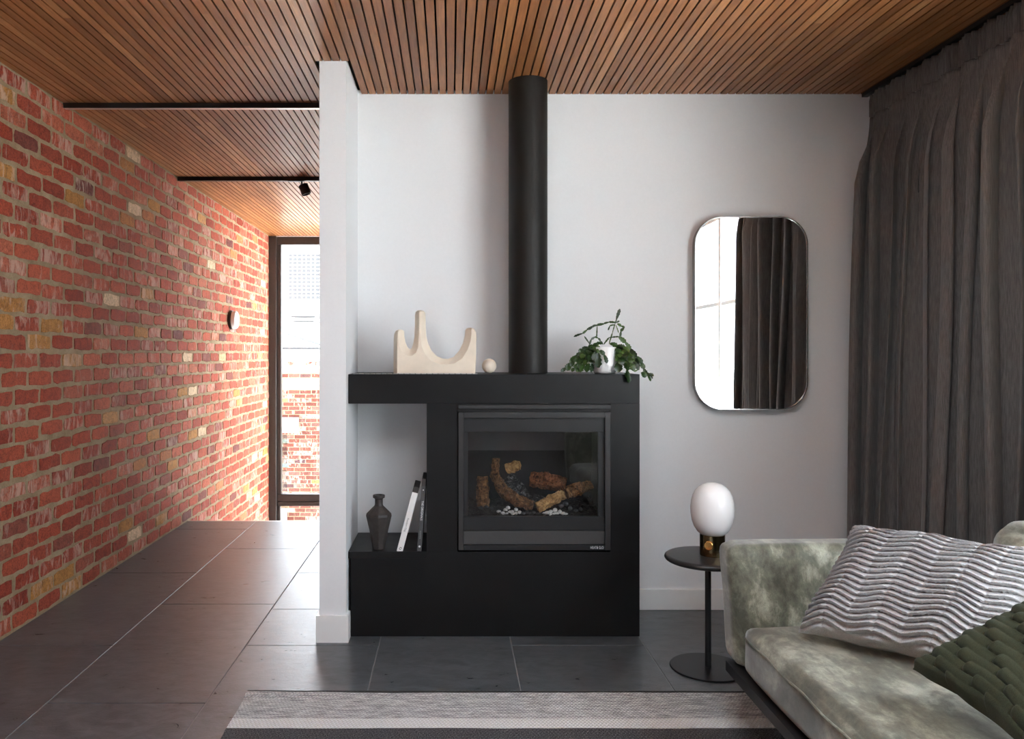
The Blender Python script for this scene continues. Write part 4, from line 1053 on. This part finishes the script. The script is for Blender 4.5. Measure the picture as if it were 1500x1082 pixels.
def ropes(u, v):
    rows = 17.0; cols = 3.3; r = v * rows; k0 = math.floor(r); best = 0.0
    for k in range(k0 - 1, k0 + 2):                   # strands that rise at one end and dive under the next one
        s = u * cols + 0.38 * k; s -= math.floor(s)
        c = k + 0.5 - 0.50 * (s - 0.5); q = (r - c) / 0.64
        if abs(q) >= 1: continue
        rise = min(1.0, s / 0.08) ** 0.5
        best = max(best, 0.0155 * math.sqrt(1 - q * q) * rise * (1.0 - 0.62 * s))
    return best, 0.0
cushion('braided_cushion', 'dark olive velvet cushion with braided rope texture on the sofa', 'cushion', (1.210, 2.100, 0.492), (1.204, 1.650, 0.492), (1.540, 1.946, 0.755), 0.14, M['olive_velvet'], ropes, 200, 220)

# ------------------------------------------------------------------ hall: ceiling tracks, spotlight, round wall light
t1y = 1.335 * F / (VY - 152); t2y = 1.335 * F / (VY - 259.5)
trk = tag(empty('ceiling_track', (-1.3, t1y, H)), 'black ceiling track with silver lip crossing the hall ceiling without a spotlight', 'track')
boxes('channel', [(XL + 0.002, -0.602, t1y - 0.018, t1y - 0.012, H - 0.026, H), (XL + 0.002, -0.602, t1y + 0.012, t1y + 0.018, H - 0.026, H), (XL + 0.002, -0.602, t1y - 0.012, t1y + 0.012, H - 0.006, H)], M['black_metal'], trk)
box('lip', (XL + 0.004, -0.604, t1y - 0.0115, t1y + 0.0115, H - 0.0275, H - 0.0065), M['alu'], trk)
trk2 = tag(box('ceiling_track', (XL + 0.002, -0.602, t2y - 0.018, t2y + 0.018, H - 0.030, H), M['black_metal'], None, 0.002, 1), 'black lighting track carrying the spotlight on hall ceiling', 'track')
sp = tag(empty('track_spotlight', (px(448, t2y), t2y, H - 0.03)), 'small black adjustable spotlight hanging from the ceiling track', 'spotlight')
box('adapter', (px(422, t2y), px(446, t2y), t2y - 0.016, t2y + 0.016, pz(266, t2y), H - 0.0305), M['black_metal'], sp, 0.002, 1)
jx = px(442, t2y)
link('stem', tube([(jx, t2y, pz(265.5, t2y)), (jx, t2y, pz(275, t2y))], 0.006, 10), M['black_metal'], sp)
hd = lathe([(0.030, -0.040), (0.036, -0.036), (0.037, 0.036), (0.036, 0.040), (0.031, 0.040), (0.029, 0.02), (0.0, 0.018)], (0, 0, 0), 32)
hd.transform(Matrix.Translation((px(446.5, t2y), t2y, pz(277.5, t2y))) @ Matrix.Rotation(math.radians(-20), 4, 'Y') @ Matrix.Rotation(math.pi, 4, 'X'))
link('lamp_head', hd, M['black_metal'], sp, sm=40)
wd = 7.55; wz = pz(468.5, wd)
wl = tag(empty('wall_light', (XL, wd, wz)), 'round white disc light with dark backing ring on brick wall', 'wall light')
link('backplate', lathe([(0.088, 0.006), (0.090, 0.008), (0.090, 0.030), (0.086, 0.032)], (XL, wd, wz), 40, 'x'), M['dark_frame'], wl, sm=40)
link('diffuser', lathe([(0.084, 0.0325), (0.0835, 0.060), (0.078, 0.068), (0.060, 0.072), (0.0, 0.073)], (XL, wd, wz), 40, 'x'), M['opal'], wl, sm=40)

# ------------------------------------------------------------------ louvre at the stair window
lv = tag(empty('louvre_window', (px(415, YH + 0.2), YH + 0.2, pz(720, YH))), 'small stack of tilted glass louvre blades outside the stair window', 'louvre')
for k in range(5):
    d = YH + 0.22; za = pz(636 + 17.2 * k, d); zb = pz(636 + 17.2 * (k + 1) - 2, d); xa, xb = px(410.5, d), px(420.5, d)
    me = mesh([(xa, d - 0.02, za), (xb, d - 0.02, za), (xb, d + 0.04, zb), (xa, d + 0.04, zb), (xa, d - 0.026, za), (xb, d - 0.026, za), (xb, d + 0.034, zb), (xa, d + 0.034, zb)],
              [(0, 1, 2, 3), (7, 6, 5, 4), (0, 4, 5, 1), (1, 5, 6, 2), (2, 6, 7, 3), (3, 7, 4, 0)])
    link('blade', me, M['louvre_glass'], lv)
    box('blade_clip', (px(405.5, d), xa - 0.001, d - 0.03, d + 0.05, zb + 0.01, za - 0.01), M['dark_frame'], lv, 0.002, 1)
box('louvre_post', (px(404, YH + 0.22), px(405.4, YH + 0.22), YH + 0.19, YH + 0.27, pz(722, YH + 0.22), pz(630, YH + 0.22)), M['dark_frame'], lv)

# ------------------------------------------------------------------ outside
GZ = -3.2
struct(box('ground', (-900, 900, -900, 900, GZ - 0.3, GZ), M['ground']))
BD = 17.0
bb = tag(empty('brick_building', (px(440, BD), BD, GZ)), 'sunlit red and yellow brick building with pale hipped roof outside the window', 'building')
bx0, bx1 = -6.5, 4.0; btop = pz(529, BD)
box('wall_core', (bx0, bx1, BD, BD + 6, GZ, btop), M['mortar'], bb)
vme = []
for s in range(5):
    bm = bmesh.new(); r = random.Random(s); add_box(bm, -0.112, 0.112, -0.006, 0.02, -0.037, 0.037)
    for v in bm.verts: v.co += Vector((r.uniform(-.003, .003), 0, r.uniform(-.003, .003)))
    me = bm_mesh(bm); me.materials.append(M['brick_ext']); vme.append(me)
me_y = []
M['brick_yellow'] = plain('cream_brick', (0.50, 0.30, 0.13), 0.9, nscale=30, var=0.2)
for s in range(3):
    me = vme[s].copy(); me.materials.clear(); me.materials.append(M['brick_yellow']); me_y.append(me)
r = random.Random(2); row = 0; z = btop - 0.045; rest = bmesh.new()
while z > -2.6:
    x = -6.3 + (0.12 if row % 2 else 0)
    while x < 1.5:
        if -3.80 < x < -2.65 and z > -2.35:          # the ones the stair window shows
            o = bpy.data.objects.new('brick', r.choice(me_y if row in (1, 2, 4, 5, 6) else vme)); C.objects.link(o); o.parent = bb
            o.location = Vector((x, BD, z)) - Vector(bb.location)
        else: add_box(rest, x - 0.112, x + 0.112, BD - 0.006, BD + 0.02, z - 0.037, z + 0.037)
        x += 0.24
    z -= 0.086; row += 1
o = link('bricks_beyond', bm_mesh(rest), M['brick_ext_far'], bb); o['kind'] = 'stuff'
box('parapet', (bx0, bx1, BD - 0.05, BD + 0.3, btop, pz(512, BD)), M['ext_white'], bb)
box('gutter', (bx0, bx1, BD - 0.12, BD + 0.02, pz(511.5, BD), pz(508.5, BD)), M['ext_grey'], bb)
# hipped roof: one hip falls towards the street corner
rz0 = pz(509, BD); hx, hy, hz_ = px(405, 20.0), 20.0, pz(484, 20.0); ex, ey = px(480, 17.05), 17.05
me = mesh([(bx0, BD, rz0), (ex, ey, rz0), (hx, hy, hz_), (bx0, hy, hz_), (ex, 23.0, rz0), (bx0, 23.0, rz0)], [(0, 1, 2, 3), (1, 4, 2), (4, 5, 3, 2), (5, 0, 3), (0, 5, 4, 1)])
rf = link('roof', me, M['roof_grey'], bb)
link('roof_ridge', tube([(hx, hy, hz_ + 0.01), (ex, ey, rz0 + 0.02)], 0.03, 6), M['ext_grey'], rf)
box('meter_box', (px(412, BD) - 0.1, px(437.5, BD), BD - 0.16, BD - 0.007, pz(632, BD), pz(611, BD)), M['ext_white'], bb)
box('white_post', (px(409, BD) - 0.05, px(420.5, BD), BD - 0.14, BD - 0.007, GZ, pz(744, BD)), M['ext_white'], bb)
rd = 40.0
sh = tag(empty('rooftop_shed', (px(445, rd), rd, GZ)), 'pale flat roofed building top behind the brick building', 'building')
box('wall', (px(405, rd), px(475, rd), rd, rd + 5, GZ, pz(478, rd)), M['ext_white'], sh)
box('roof_edge', (px(428, rd), px(463, rd), rd - 0.3, rd + 2, pz(465, rd), pz(462.3, rd)), M['ext_grey'], sh)
box('roof_edge', (px(430, rd), px(461, rd), rd - 0.2, rd + 2, pz(471.5, rd), pz(470, rd)), M['ext_grey'], sh)
box('plant_room', (px(430, rd), px(460, rd), rd + 0.1, rd + 2, pz(480, rd), pz(465, rd)), M['ext_white'], sh)
td = 520.0
tw = tag(empty('apartment_tower', (px(455, td), td, GZ)), 'distant white apartment tower with rows of small windows', 'building')
box('tower_wall', (px(421, td), px(520, td), td, td + 25, GZ, pz(366, td)), M['ext_white'], tw)
M['tower_window'] = plain('dark_tower_window', (0.045, 0.046, 0.048), 0.6, nscale=1, var=0.02)  # plain dark window glass
wv = None
for rr in range(12):
    for cc in range(7):
        xw = px(423 + cc * 6.6, td); zw = pz(376 + rr * 5.6, td)
        if wv is None: wv = box('window', (xw, xw + 2.3, td - 0.2, td + 0.1, zw, zw + 1.75), M['tower_window'], tw); X0, Z0 = xw, zw
        else: dup(wv, tw, loc=(xw - X0, 0, zw - Z0))
# balcony with a batten screen beyond the right-hand window
struct(box('balcony_deck', (XR + 0.13, 3.75, -4.0, 4.5, -0.25, -0.05), M['ext_white']))
bs = tag(empty('balcony_screen', (3.6, 0.5, -0.05)), 'white batten balcony screen beyond the large side window', 'screen')
box('rail', (3.56, 3.64, -3.9, 4.4, 1.10, 1.16), M['ext_white'], bs); box('rail', (3.58, 3.62, -3.9, 4.4, 0.05, 0.10), M['ext_white'], bs)
b0 = box('batten', (3.585, 3.615, -3.9, -3.84, 0.101, 1.099), M['ext_white'], bs)
for k in range(1, 92): dup(b0, bs, loc=(0, k * 0.09, 0))
struct(box('terrace_deck', (-2.5, 2.4, -7.5, YR - 0.13, -0.25, -0.05), M['ext_white']))
